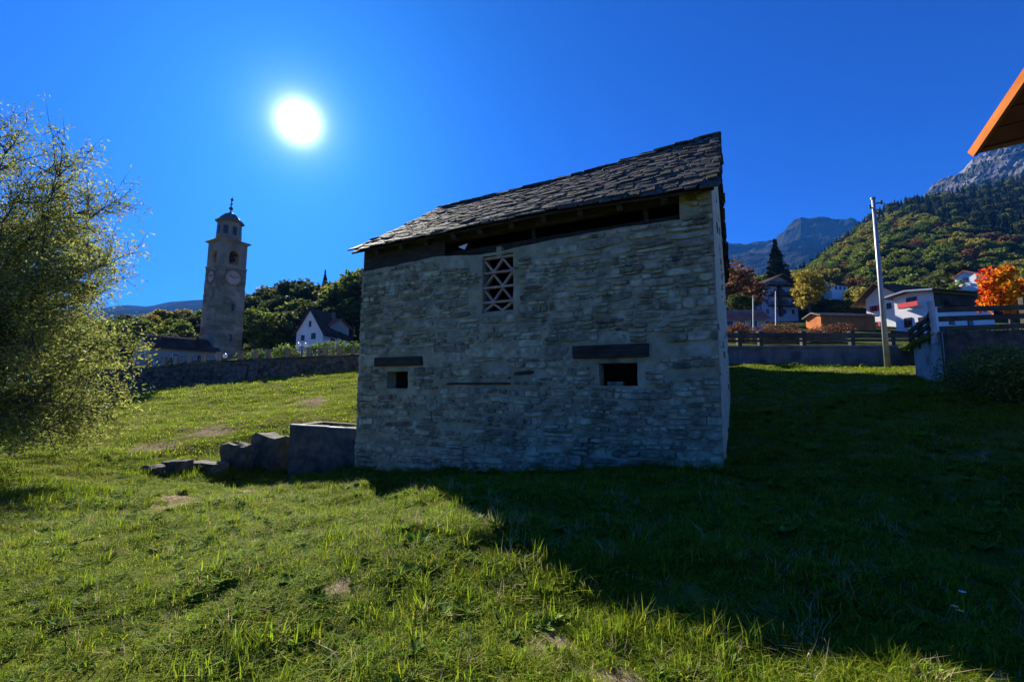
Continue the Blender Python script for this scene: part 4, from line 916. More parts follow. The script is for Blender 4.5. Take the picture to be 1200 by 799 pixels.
def leafy(name, box0, box1, n, ls, mt, label, cat, seed=1, group=None, lumps=10):
    """bush or hedge filling a box, lumpy outline, rooted on the ground"""
    global RNG; RNG = np.random.default_rng(seed); a, b = np.array(box0, float), np.array(box1, float); m = MB(); c = (a+b)/2; B = []
    for i in range(lumps):
        p = np.array([RNG.uniform(a[0], b[0]), RNG.uniform(a[1], b[1]), 0]); r = (b[2]-a[2])*RNG.uniform(.22, .38); p[2] = RNG.uniform(a[2]+r*.3, b[2]-r); B.append((p, r))
    for i in range(n):
        p, r = B[RNG.integers(len(B))]; d = RNG.normal(size=3); d /= np.linalg.norm(d); q = p+d*r*RNG.uniform(.5, 1.1)*np.array([1.2, 1.2, 1]); q[2] = max(q[2], a[2]); leaf(m, q, ls*RNG.uniform(.6, 1.3), .6)
    root = thing(name, (c[0], c[1], a[2]), label, cat, group)
    st = MB()
    for p, r in B: st.tube([(p[0], p[1], a[2]-.2), (p[0]+.05, p[1], (a[2]+p[2])/2), tuple(p)], [.05*ls*8, .04*ls*8, .01], 5)
    st.build('stems', 'bark', root)['kind'] = 'stuff'; m.build('foliage', mt, root); return root
g0 = at(853, 402, 33); g1 = at(990, 402, 33); z1_ = at(900, 376, 33)[2]
leafy('hedge', (g0[0], 32.5, g0[2]-.2), (g1[0], 33.8, z1_), 14000, .13, 'hedge_leaf', 'reddish brown clipped hedge behind the guard rail', 'hedge', 3, lumps=46)
for (px_, pt, pb, lab, arm) in ((882.6, 346, 381, 'thin straight grey pole in front of the low red-roofed house', 0), (909, 341, 379, 'thin street lamp with curved arm in front of the dark chalet', 1)):
    a = at(px_, pb, 50); b = at(px_, pt, 50); t = thing('street_lamp' if arm else 'thin_pole', a, lab, 'street lamp' if arm else 'pole'); m = MB()
    m.tube([a-UP*.8, a+(b-a)*.9], [.09, .06], 6); m.build('post', 'galvanised_metal', t)
    m = MB(); m.tube([a+(b-a)*.9, b+UP*.0, b+np.array([-.5, 0, .15]), b+np.array([-1.0, 0, .05])] if arm else [a+(b-a)*.9, b], .04, 6); m.build('arm' if arm else 'tip', 'galvanised_metal', t)
    if arm: m = MB(); m.box(b+np.array([-1.1, 0, 0]), (.5, .2, .12)); m.build('lamp_head', 'grey_concrete', t)

# metal utility pole
a = at(1040.5, 433, 21.6); b = at(1023.5, 233, 21.6); b = np.array([a[0], a[1], b[2]]); a[2] = gnd(a[0], a[1])
po = thing('utility_pole', a, 'tall grey metal pole standing at the top of the meadow', 'pole')
m = MB(); m.tube([a-UP*.2, a+(b-a)*.5, b], [.12, .098, .075], 14); m.build('shaft', 'galvanised_metal', po, smooth=True)
m = MB(); m.tube([b-UP*.02, b+UP*.06], .11, 12); m.build('cap', 'galvanised_metal', po)
for dz, dx in ((-.25, .35), (-.5, -.22), (-.75, .2)):
    m = MB(); m.bar(b+np.array([0, 0, dz]), b+np.array([dx, -.05, dz+.02]), .05); m.tube([b+np.array([dx, -.05, dz-.04]), b+np.array([dx, -.05, dz+.14])], .05, 8); m.build('bracket', 'black_iron', po)
m = MB(); m.tube([a+np.array([0, 0, -.05]), a+np.array([0, 0, .12])], [.2, .17], 12); m.build('footing', 'rough_concrete', po)

# right concrete corner wall with fence and pale post
cA = at(1067, 440, 16.6); cB = at(1101.8, 450, 14.0); cB2 = at(1110, 452, 13.9)
cB = np.array([cB2[0], cB2[1], 0]); cA = np.array([cA[0]+.2, cA[1], 0]); tA_, tB_ = at(1067, 408, 16.6)[2], at(1101.5, 390, 14.0)[2]
cC = np.array([cB[0]+9, cB[1]-1.4, 0]); tC_ = tB_+.15
cw = thing('corner_wall', (cB[0], cB[1], gnd(cB[0], cB[1])), 'angled concrete bank wall below the fence at the right, sunlit face coloured pale, shaded face dark', 'wall')
def slabwall(P, Q, tp_, tq, t, name, mt, side):
    d = (Q-P)/np.linalg.norm(Q-P); nn = np.array([-d[1], d[0], 0])*side; m = MB()
    m.hexa([(*p[:2], z_) for p, z_ in ((P, -.5), (Q, -.5), (Q+nn*t, -.5), (P+nn*t, -.5), (P, tp_), (Q, tq), (Q+nn*t, tq), (P+nn*t, tp_))]); return m.build(name, mt, cw)
slabwall(cA, cB, tA_, tB_, .3, 'lit_pale_face', 'pale_concrete', 1); slabwall(cB+np.array([-.012, -.17, 0]), cC+np.array([0, -.17, 0]), tB_+.004, tC_, .28, 'shaded_dark_face', 'rough_concrete', 1)  # one concrete wall: sunlit side coloured pale, shaded side coloured dark
# raised bank behind the corner wall
bx = np.linspace(0, 1, 14); by = np.linspace(0, 1, 10); X = np.zeros((10, 14)); Yg = X.copy(); Z = X.copy()
farL, farR = at(1062, 406, 26.7), np.array([cC[0]+14, 27.2, 5.2])
for i, v in enumerate(by):
    for j, u in enumerate(bx):
        nearp = cA+(cB-cA)*min(u/.3, 1) if u < .3 else cB+(cC-cB)*(u-.3)/.7
        nz = (tA_+(tB_-tA_)*min(u/.3, 1) if u < .3 else tB_+(tC_-tB_)*(u-.3)/.7)-.05
        nearp = nearp+np.array([.12, .12, 0]); farp = farL+(farR-farL)*u
        X[i, j] = nearp[0]*(1-v)+farp[0]*v; Yg[i, j] = nearp[1]*(1-v)+farp[1]*v; Z[i, j] = nz*(1-v)+farp[2]*v+U(-.03, .03)
grid_mesh('upper_bank', X, Yg, Z, 'meadow_ground'); UBs = sampler(X, Yg, Z)
fe = thing('rail_fence', (cB[0], cB[1]+.4, tB_), 'weathered wooden rail fence on top of the concrete corner wall', 'fence')
pc = cB+np.array([.1, .35, 0]); ft = at(1103, 353, pc[1])[2]
m = MB(); m.tube([(pc[0], pc[1], tB_-.3), (pc[0]-.02, pc[1], (tB_+ft)/2), (pc[0]-.03, pc[1], ft)], [.095, .08, .095], 9); m.build('corner_post', 'pale_wood', fe)['label'] = 'pale barked corner post'
right = [pc+np.array([2.3*k+.2, -.36*k, 0]) for k in (1, 2, 3)]
for i, q in enumerate(right): m = MB(); m.box((q[0], q[1], tB_+.45), (.14, .14, 1.3)); m.build('post', 'fence_wood', fe)
for k, fz in enumerate((.74, .47, .16)):
    for i in range(3):
        p0 = pc if i == 0 else right[i-1]; q = right[i]; m = MB(); m.bar((p0[0]+.1, p0[1]-.09, tB_+fz+.05*i+U(-.02, .02)), (q[0]+.1, q[1]-.09, tB_+fz+.05*(i+1)), .16, .05, side=(0, 1, 0)) ; m.build('rail', 'fence_wood', fe)
lp = [cA+(cB-cA)*t+np.array([.15, .2, 0]) for t in (0.0, .35, .7)]
lz = [tA_, tA_+(tB_-tA_)*.35, tA_+(tB_-tA_)*.7]
for q, z_ in zip(lp, lz): m = MB(); m.box((q[0], q[1], z_+.3), (.12, .12, .95)); m.build('post', 'fence_wood', fe)
for fz in (.62, .38, .12):
    seq = list(zip(lp, lz))+[(pc, tB_)]
    for (p0, z0), (q, z1) in zip(seq[:-1], seq[1:]): m = MB(); m.bar((p0[0]-.09, p0[1], z0+fz), (q[0]-.09, q[1], z1+fz+(.05 if q is pc else 0)), .05, .15); m.build('rail', 'fence_wood', fe)
# dark bush in front of the corner wall
bb = at(1165, 458, 11.8); leafy('bush', (bb[0]-.5, 10.8, gnd(bb[0], 11.8)-.2), (bb[0]+3.2, 12.7, at(1165, 396, 11.8)[2]), 22000, .075, 'bush_leaf', 'big dark green bush in front of the concrete corner wall, right edge', 'bush', 11, lumps=26)

# ------------------------------------------------------------------ chalet roof corner at the upper right
print(round(_t.time()-T0, 1), 'chalet roof corner at the upper right')
P0 = at(1138, 179, 7.0); Av = np.array([.08, -1.0, .98]); Bv = np.array([1.0, -.62, .06])
nr = thing('neighbouring_chalet', (P0[0]+2, P0[1]-2, gnd(P0[0]+2, P0[1]-2)), 'wooden roof overhang corner of a chalet reaching in from the right edge', 'chalet')
nv = np.cross(Av, Bv); nv = nv/np.linalg.norm(nv); nv = nv if nv[2] > 0 else -nv
def RP(a, b, l=0.0): return P0+Av*a+Bv*b+nv*l
m = MB(); m.hexa([RP(0.03, .05, .02), RP(0.03, 5, .02), RP(5.5, 5, .02), RP(5.5, .05, .02), RP(0.03, .05, .1), RP(0.03, 5, .1), RP(5.5, 5, .1), RP(5.5, .05, .1)]); m.build('roof_covering', 'dark_roof', nr)
for k in range(26): m = MB(); m.hexa([RP(.05+k*.21, .045, -.025), RP(.05+k*.21, 5, -.025), RP(.245+k*.21, 5, -.025), RP(.245+k*.21, .045, -.025), RP(.05+k*.21, .045, .017), RP(.05+k*.21, 5, .017), RP(.245+k*.21, 5, .017), RP(.245+k*.21, .045, .017)]); m.build('soffit_board', 'brown_wood', nr)
m = MB(); m.hexa([RP(-.02, 0, -.14), RP(5.5, 0, -.14), RP(5.5, .042, -.14), RP(-.02, .042, -.14), RP(-.02, 0, .12), RP(5.5, 0, .12), RP(5.5, .042, .12), RP(-.02, .042, .12)]); m.build('bargeboard', 'bright_wood', nr)
m = MB(); m.hexa([RP(-.02, .045, -.05), RP(.025, .045, -.05), RP(.025, 5, -.05), RP(-.02, 5, -.05), RP(-.02, .045, .11), RP(.025, .045, .11), RP(.025, 5, .11), RP(-.02, 5, .11)]); m.build('eave_board', 'bright_wood', nr)
for b_ in (.75, 1.7, 2.6): m = MB(); m.bar(RP(.1, b_, -.12), RP(5.4, b_, -.12), .12, .16); m.build('rafter', 'brown_wood', nr)
cw_ = RP(1.0, 1.6); m = MB(); g = gnd(cw_[0]+1, cw_[1]-2)
m.hexa([(cw_[0]+.3, cw_[1]-6, -.5), (cw_[0]+6, cw_[1]-6, -.5), (cw_[0]+6, cw_[1]-.3, -.5), (cw_[0]+.3, cw_[1]-.3, -.5), (cw_[0]+.3, cw_[1]-6, cw_[2]-.3), (cw_[0]+6, cw_[1]-6, cw_[2]-.3), (cw_[0]+6, cw_[1]-.3, cw_[2]-.3), (cw_[0]+.3, cw_[1]-.3, cw_[2]-.3)]); m.build('wall', 'dark_wood', nr)

# ------------------------------------------------------------------ unseen second barn, added behind the first so its shade fills the upper right meadow
print(round(_t.time()-T0, 1), 'the second barn, behind the first: its shade fills the upper right meadow')
g = 1.9
shade_barn, F, ax = house((8.2, 22.9, g), rad(63.2), 9.0, 12.0, 7.0, 2.6, 'unseen second stone barn added directly behind the first one to shade the meadow', wall='mortar', roof='roof_slab', name='stone_barn', cat='barn', wins=(('l', 3, 2, 1, 1), ('r', 5, 3, 1, 1), ('g', 0, 5, 1, 1)))

# ------------------------------------------------------------------ trees
print(round(_t.time()-T0, 1), 'trees')
def ypx(px, k): return k
lab_l = {'green': 'bushy green tree in the wood behind the church tower', 'dark': 'dark bushy tree in the wood behind the church tower', 'olive': 'olive-green tree in the wood behind the church tower', 'rust': 'rust-brown autumn tree in the wood behind the church tower', 'conifer': 'dark pointed conifer in the wood behind the church tower'}
random.seed(21)
def where_l(px, ptop, Y):
    a = 'at the far left behind the willow' if px < 122 else 'left of the church tower' if px < 200 else 'directly behind the church tower' if px < 282 else 'just right of the church tower' if px < 322 else 'between tower and white house' if px < 347 else 'above the white gabled house' if px < 391 else 'next to the left edge of the barn' if px < 440 else 'hidden by the barn'
    return ('front row, ' if Y < 106 else 'mid-wood, ' if Y < 127 else 'back row, ')+a
seen_l = {}
def place_l(px, ptop, Y, kind, wide=1.0, hgt=None):
    lab = {'green': 'bushy green tree', 'dark': 'dark bushy tree', 'olive': 'olive-green tree', 'rust': 'rust-brown autumn tree', 'conifer': 'dark pointed conifer'}[kind]+', '+where_l(px, ptop, Y)
    seen_l[lab] = seen_l.get(lab, 0)+1
    if seen_l[lab] > 1: lab = lab+', the right one' if seen_l[lab] == 2 else lab+', rightmost'
    b0 = at(px, 380, Y); u = (px+260)/1060.0; best = None
    for v in np.linspace(0, .99, 60):
        q = LHs(min(max(u, 0), .99), v)
        if best is None or abs(q[1]-Y) < abs(best[1]-Y): best = q
    zt = at(px, ptop, Y)[2]; h_ = max(5, zt-best[2]+.4); tree('conifer_tree' if kind == 'conifer' else 'broadleaf_tree', kind, (at(px, 400, Y)[0], Y, best[2]-.4), h_, lab, group='%s trees behind the church tower' % kind, wide=wide*(14/h_ if h_ > 14 else 1)*(1.15 if kind != 'conifer' else 1))
for px, pt, Y, k, w_ in ((128, 372, 120, 'green', 1.3), (142, 364, 135, 'dark', 1.3), (158, 368, 112, 'green', 1.3), (175, 366, 132, 'olive', 1.2), (190, 360, 145, 'olive', 1.3), (205, 372, 110, 'green', 1.3), (214, 360, 150, 'olive', 1.2), (228, 366, 125, 'dark', 1.3), (240, 360, 150, 'green', 1.3),
                         (176, 386, 96, 'dark', 1.3), (200, 388, 94, 'dark', 1.3), (222, 384, 98, 'dark', 1.3), (150, 386, 98, 'dark', 1.3), (292, 340, 140, 'dark', 1.1), (305, 333, 150, 'dark', 1.2), (315, 331, 160, 'rust', 1.1), (300, 358, 96, 'green', 1.25), (318, 364, 92, 'green', 1.1), (328, 342, 125, 'dark', 1.2), (340, 322, 140, 'dark', 1.1), (352, 318, 140, 'dark', 1.1), (350, 345, 118, 'green', 1.2), (366, 322, 135, 'dark', 1.2), (384, 326, 130, 'olive', 1.0), (377, 316, 150, 'conifer', 1.0), (402, 316, 150, 'conifer', 1.1), (396, 326, 115, 'green', 1.1), (409, 330, 110, 'dark', 1.1), (417, 308, 112, 'green', 1.0), (426, 312, 105, 'dark', 1.1), (434, 305, 112, 'dark', 1.1), (380, 345, 108, 'dark', 1.3), (360, 352, 105, 'dark', 1.3), (338, 360, 100, 'dark', 1.3), (412, 345, 100, 'dark', 1.2),
                         (100, 368, 130, 'green', 1.3), (75, 372, 120, 'dark', 1.3), (50, 368, 130, 'olive', 1.3), (20, 370, 120, 'green', 1.3), (284, 365, 100, 'dark', 1.2), (326, 380, 93, 'dark', 1.1), (310, 385, 91, 'green', 1.2), (272, 380, 95, 'dark', 1.2), (345, 375, 95, 'dark', 1.2)):
    place_l(px, pt, Y, k, w_)
for i in range(16):
    place_l(448+i*20, U(312, 335), U(100, 150), random.choice(['dark', 'green', 'dark', 'olive']), 1.25)
# garden bushes along the churchyard
for i, (px, pt, pb, w_, Y) in enumerate(((305, 409, 420, 12, 40), (285, 411, 422, 9, 41), (328, 395, 416, 16, 44), (342, 402, 416, 10, 43), (372, 400, 414, 12, 50), (393, 398, 413, 13, 50), (412, 398, 413, 11, 50), (200, 420, 432, 10, 40), (430, 398, 413, 10, 50))):
    a = at(px-w_/1.3, pb, Y); b = at(px+w_/1.3, pt, Y); leafy('garden_bush', (a[0], Y-.5, a[2]-.6), (b[0], Y+.6, b[2]), 900, .22, 'forest_leaf' if i % 2 else 'weed_leaf', 'leafy garden bush ' + ['beside the tower side of the churchyard railing', 'nearest the church tower foot', 'largest of the bushes left of the white gabled house', 'right at the left corner of the white gabled house', 'under the windows of the white gabled house', 'at the right corner of the white gabled house', 'touching the left edge of the barn in view', 'in front of the small old house', 'behind the left edge of the barn'][i], 'bush', 30+i, 'churchyard garden bushes', lumps=7)
# right-hand trees
def ground_fan(Fs, px, Y, a0, a1):
    u = (px-a0)/(a1-a0); best = None
    for v in np.linspace(0, .995, 120):
        q = Fs(min(max(u, 0), .99), v)
        if best is None or abs(q[1]-Y) < abs(best[1]-Y): best = q
    return best
p = at(913, 368, 136); tree('conifer_tree', 'conifer', (p[0], 136, p[2]), at(914, 280, 136)[2]-p[2], 'tall dark spire-shaped conifer rising behind the dark chalet', wide=1.35)
p = at(949, 372, 95); tree('broadleaf_tree', 'yellow', (p[0], 95, p[2]), at(949, 312, 95)[2]-p[2], 'yellow-green autumn tree between the dark chalet and the orange shed', wide=.95)
for px, pt, pb, Y, k, lab, w_ in ((858, 303, 372, 100, 'rust', 'brown autumn tree just beyond the right barn corner', 1.2), (877, 318, 374, 110, 'rust', 'small brown tree left of the dark chalet', 1.0), (868, 340, 378, 90, 'dark', 'dark tree behind the low red-roofed house', 1.2), (895, 345, 376, 140, 'dark', 'dark tree beside the dark chalet', 1.2), (990, 350, 378, 110, 'dark', 'dark tree behind the orange shed, left', 1.4), (1012, 350, 380, 115, 'dark', 'dark tree behind the orange shed, right', 1.4), (970, 346, 376, 120, 'dark', 'dark tree right of the yellow autumn tree', 1.3), (1120, 300, 372, 140, 'dark', 'dark tree behind the flat-roofed white chalet', 1.3)):
    p = at(px, pb, Y); tree('broadleaf_tree', k, (p[0], Y, p[2]), at(px, pt, Y)[2]-p[2], lab, wide=w_)
p = at(1183, 390, 34); tree('maple_tree', 'maple', (p[0]+.2, 34, p[2]), at(1183, 303, 34)[2]-p[2], 'bright orange-red autumn maple at the right edge above the fence', wide=.88)
# hillside wood: nearer trees one by one, the rest as one wood
random.seed(5); n_ind = 0; far_pts = []
cells = []
for i in range(9000):
    px = U(770, 1600); v = U(0.02, .98); q = RHs((px-760)/940, v)
    if q[1] > 640: continue
    cells.append((q, v, px))
cells.sort(key=lambda c: c[0][1]); taken = {}
def free(q, sp):
    k = (int(q[0]//sp), int(q[1]//sp))
    for a in (-1, 0, 1):
        for b in (-1, 0, 1):
            for t in taken.get((k[0]+a, k[1]+b, sp), ()):
                if (t[0]-q[0])**2+(t[1]-q[1])**2 < (sp*.8)**2: return False
    taken.setdefault((*k, sp), []).append(q); return True
kindlab = {'green': 'green broadleaf tree in the wood on the right hillside', 'olive': 'olive broadleaf tree in the wood on the right hillside', 'dark': 'dark green tree in the wood on the right hillside', 'rust': 'rusty autumn tree in the wood on the right hillside', 'conifer': 'dark conifer in the wood on the right hillside', 'yellow': 'yellow autumn tree in the wood on the right hillside'}
def where_r(q):
    d = q-CAM; x = 600+FOC*(d@cr)/(d@cf); y = 399.5-FOC*(d@cu)/(d@cf)
    a = 'left of the yellow autumn tree' if x < 926 else 'above the yellow autumn tree' if x < 958 else 'above the little white hillside house' if x < 985 else 'a little left of the metal pole' if x < 1010 else 'just behind the metal pole' if x < 1040 else 'above the peaked white chalet' if x < 1075 else 'above the flat-roofed white chalet' if x < 1115 else 'above the red-gabled white house' if x < 1150 else 'above the orange maple' if x < 1180 else 'at the right edge'
    return 'on the %s hillside, %s' % ('lowest' if y > 330 else 'lower' if y > 310 else 'middle' if y > 285 else 'upper', a)
kinds = ['green', 'olive', 'dark', 'rust', 'conifer']
for q, v, px in cells:
    sp = 7.5 if q[1] < 420 else 10
    if not free(q, sp): continue
    if 952 < px < 1006 and q[1] < 195: continue
    hi = v > .50+.12*math.sin(px*.02)
    k = random.choices(['conifer', 'dark', 'green'], [8, 2, 1])[0] if hi else random.choices(['green', 'olive', 'dark', 'rust', 'yellow'], [6, 3, 2.4, .8, .35])[0]
    h_ = U(8, 12.5)*(1.15 if k == 'conifer' else 1); wide = U(.95, 1.25)*(1.0 if k == 'conifer' else 1.15)
    inview = 935 < px < 1215
    if n_ind < 240 and inview and q[1] < 480:
        tree('conifer_tree' if k == 'conifer' else 'broadleaf_tree', k, q-UP*.5, h_, kindlab[k].replace('in the wood on the right hillside', where_r(q)), group='%s trees of the hillside wood' % k, wide=wide); n_ind += 1
    else: far_pts.append((q-UP*.5, k if k != 'yellow' else 'olive', h_, wide))
print('hill trees individual', n_ind, 'mass', len(far_pts))
# trees at the foot of the rocky peak (mass)
for i in range(900):
    u, v = U(0.05, .95), U(0, .62)**1.2; q = sampler(*PK)(u, v) if i < 0 else None
PKs = sampler(*PK)
for i in range(1500):
    u, v = U(0.02, .7), U(0, .55); q = PKs(u, v); far_pts.append((q-UP, 'conifer', U(9, 13), 1.3))

def scatter(name, pts, rots, scls, idx, src_meshes, label=None, cat=None):
    """one object whose points carry instances of small source meshes (geometry nodes)"""
    col = bpy.data.collections.new(name+'_sources')
    for i, me in enumerate(src_meshes):
        o = bpy.data.objects.new('%s_source_%02d' % (name, i), me); col.objects.link(o)
    me = bpy.data.meshes.new(name); me.vertices.add(len(pts)); me.vertices.foreach_set('co', np.asarray(pts, float).ravel())
    a = me.attributes.new('rot', 'FLOAT_VECTOR', 'POINT'); a.data.foreach_set('vector', np.asarray(rots, float).ravel())
    a = me.attributes.new('scl', 'FLOAT_VECTOR', 'POINT'); a.data.foreach_set('vector', np.asarray(scls, float).ravel())
    a = me.attributes.new('idx', 'INT', 'POINT'); a.data.foreach_set('value', np.asarray(idx, np.int32)); me.update()
    ob = bpy.data.objects.new(name, me); C.objects.link(ob)
    g = bpy.data.node_groups.new(name+'_nodes', 'GeometryNodeTree'); g.interface.new_socket('Geometry', in_out='INPUT', socket_type='NodeSocketGeometry'); g.interface.new_socket('Geometry', in_out='OUTPUT', socket_type='NodeSocketGeometry')
    gi = g.nodes.new('NodeGroupInput'); go = g.nodes.new('NodeGroupOutput'); ip = g.nodes.new('GeometryNodeInstanceOnPoints'); ci = g.nodes.new('GeometryNodeCollectionInfo')
    ci.inputs['Collection'].default_value = col; ci.inputs['Separate Children'].default_value = True; ci.inputs['Reset Children'].default_value = True
    def na(n, t): x = g.nodes.new('GeometryNodeInputNamedAttribute'); x.data_type = t; x.inputs['Name'].default_value = n; return x.outputs['Attribute']
    L = g.links.new; L(gi.outputs[0], ip.inputs['Points']); L(ci.outputs[0], ip.inputs['Instance']); ip.inputs['Pick Instance'].default_value = True
    L(na('idx', 'INT'), ip.inputs['Instance Index']); L(na('scl', 'FLOAT_VECTOR'), ip.inputs['Scale'])
    er = g.nodes.new('FunctionNodeEulerToRotation'); L(na('rot', 'FLOAT_VECTOR'), er.inputs[0]); L(er.outputs[0], ip.inputs['Rotation']); L(ip.outputs[0], go.inputs[0])
    md = ob.modifiers.new('scatter', 'NODES'); md.node_group = g; ob['kind'] = 'stuff'
    if label: ob['label'] = label
    if cat: ob['category'] = cat
    return ob
srcs = []; kid = {}
for k in kinds: kid[k] = list(range(len(srcs), len(srcs)+len(CROWN[k]))); srcs += CROWN[k]
scatter('hillside_wood', [p[0] for p in far_pts], [(0, 0, U(0, 6.28)) for p in far_pts], [(p[2]*p[3], p[2]*p[3], p[2]) for p in far_pts], [random.choice(kid[p[1]]) for p in far_pts], srcs, 'dense wood of conifers and broadleaf trees covering the right hillside', 'wood')

# ------------------------------------------------------------------ grass
print(round(_t.time()-T0, 1), 'grass')
def tuft(seed, n, hgt, spread, wd, mt, droop=.5):
    r = random.Random(seed); m = MB()
    for i in range(n):
        a = r.uniform(0, 6.28); rad_ = spread*r.random()**.5; x, y = rad_*math.cos(a), rad_*math.sin(a); b = r.uniform(0, 6.28); h_ = hgt*r.uniform(.45, 1.15); ln = r.uniform(.1, droop)*h_*1.3
        dx, dy = math.cos(b), math.sin(b); sx, sy = -dy*wd/2, dx*wd/2; pts = []
        for t in (0, .5, 1): k = 1-t*.45 if t < 1 else 0; cx, cy, cz = x+dx*ln*t*t, y+dy*ln*t*t, h_*(t-.22*t*t*droop); pts.append((cx, cy, cz, k))
        v = [(p[0]+sx*p[3], p[1]+sy*p[3], p[2]) for p in pts[:2]]+[(p[0]-sx*p[3], p[1]-sy*p[3], p[2]) for p in pts[:2]]+[pts[2][:3]]
        m.add(v, [(0, 2, 3, 1), (1, 3, 4)])
    return m.mesh('tuft', mt)
tufts = [tuft(i, 30, .068, .085, .0050, 'grass_blade', 1.5) for i in range(4)]+[tuft(9, 20, .13, .06, .0055, 'grass_blade', .6), tuft(10, 18, .17, .05, .005, 'grass_blade', .7)]+[tuft(12, 14, .06, .09, .004, 'dry_blade', 1.2), tuft(13, 10, .14, .06, .004, 'dry_blade', .9)]
far_t = [tuft(20+i, 24, .10, .22, .016, 'grass_blade', 1.1) for i in range(3)]+[tuft(30, 16, .08, .22, .014, 'dry_blade', 1.2)]
def weed(seed, n=16, s=.07, mt='weed_leaf'):
    global RNG; RNG = np.random.default_rng(seed); m = MB()
    for i in range(n):
        a = RNG.uniform(0, 6.28); l = s*RNG.uniform(.5, 1.3); d = np.array([math.cos(a), math.sin(a), RNG.uniform(.1, 1.1)]); e = np.array([-d[1], d[0], 0]); w_ = l*.24; l *= .8; p = d*l*.15
        m.add([p, p+d*l*.5+e*w_, p+d*l+UP*-.2*l, p+d*l*.5-e*w_], [(0, 1, 2, 3)])
    return m.mesh('weed', mt)
weeds = [weed(1, 22, .055), weed(2, 34, .065), weed(3, 18, .04)]
NSRC = len(tufts)+len(weeds); nr_ = np.random.default_rng(77)
P_, R_, S_, I_ = [], [], [], []
soil = [(at(652, 708, 2.95), .16), (at(742, 762, 2.6), .22), (at(700, 752, 2.62), .10), (at(560, 700, 3.1), .08), (at(395, 680, 3.6), .12), (at(345, 600, 7.8), .3), (at(210, 578, 9.0), .7), (at(150, 600, 9), .3), (at(330, 556, 12.6), .6), (at(290, 566, 11.2), .5), (at(215, 580, 9.9), .5), (at(250, 505, 17), .7), (at(370, 470, 23), 1.), (at(180, 520, 15), .6)]
def in_barn(x, y):
    dx = x-R0[0]; dy = y-R0[1]; s = dx*WD[0]+dy*WD[1]; n = dx*ND[0]+dy*ND[1]; return (s > -.02) & (s < LEN+.02) & (n > -.03) & (n < DEPTH)
def nz(x, y, f, sd_): return vnoise(x*f+40, y*f+40, sd_, 4)
def spread(y0, y1, dens, fi, base_scale, tables):
    A = (y1*y1-y0*y0)/2*2*1.6+1; n = int(A*dens); y = np.sqrt(nr_.uniform(y0*y0, y1*y1, n)); x = nr_.uniform(-1.6, 1.6, n)*y
    dry = nz(x, y, .35, 4); clump = nz(x, y, 1.7, 6); keep = (clump+nr_.uniform(-.6, .6, n) > -.72) & ~in_barn(x, y)
    for c, r in soil: keep &= (x-c[0])**2+((y-c[1])*.9)**2 > (r*nr_.uniform(.35, 1.15, n))**2
    x, y, dry, clump = x[keep], y[keep], dry[keep], clump[keep]; z = H(x, y)-.008; n = len(x)
    for i in range(n):
        pool, wts = tables; w2 = [q*(2.8 if (dry[i] > .35 and k in fi) else 1) for k, q in zip(pool, wts)]; I_.append(random.choices(pool, w2)[0])
        s = base_scale*nr_.uniform(.65, 1.25)*(1+.5*max(0, clump[i])); P_.append((x[i], y[i], z[i])); R_.append((nr_.uniform(-.2, .2), nr_.uniform(-.2, .2), nr_.uniform(0, 6.28))); S_.append((s*1.1, s*1.1, s))
near_pool = (list(range(NSRC)), [5, 5, 5, 5, 1.1, .3, 2.0, .5, 1.8, 1.0, 2.2])
spread(1.6, 4.5, 420, (6, 7), 1.0, near_pool); spread(4.5, 8, 190, (6, 7), 1.15, near_pool); spread(8, 14, 85, (6, 7), 1.45, (near_pool[0], [5, 5, 5, 5, .6, .1, 2, .2, .5, .5, .4]))
off = NSRC; far_pool = ([off, off+1, off+2, off+3], [4, 4, 4, 1.1]); spread(14, 25, 22, (off+3,), .9, far_pool); spread(25, 36, 10, (off+3,), 1.2, far_pool)
# taller seedheads and grass at the shade edge in the foreground
for px, py, Y, n, s in ((690, 690, 3.15, 9, 1.5), (745, 690, 3.2, 9, 1.5), (815, 705, 3.0, 8, 1.2), (640, 672, 3.4, 5, 1.0), (860, 730, 2.8, 6, 1.0), (960, 745, 2.7, 6, 1.0), (560, 660, 3.8, 4, .9), (1050, 760, 2.6, 5, 1.0)):
    c = at(px, py, Y)
    for i in range(n): x, y = c[0]+nr_.normal()*.12, c[1]+nr_.normal()*.1; P_.append((x, y, h1(x, y)-.01)); R_.append((0, 0, nr_.uniform(0, 6.28))); q = s*nr_.uniform(.7, 1.1); S_.append((q, q, q)); I_.append(random.choice([4, 5, 5]))
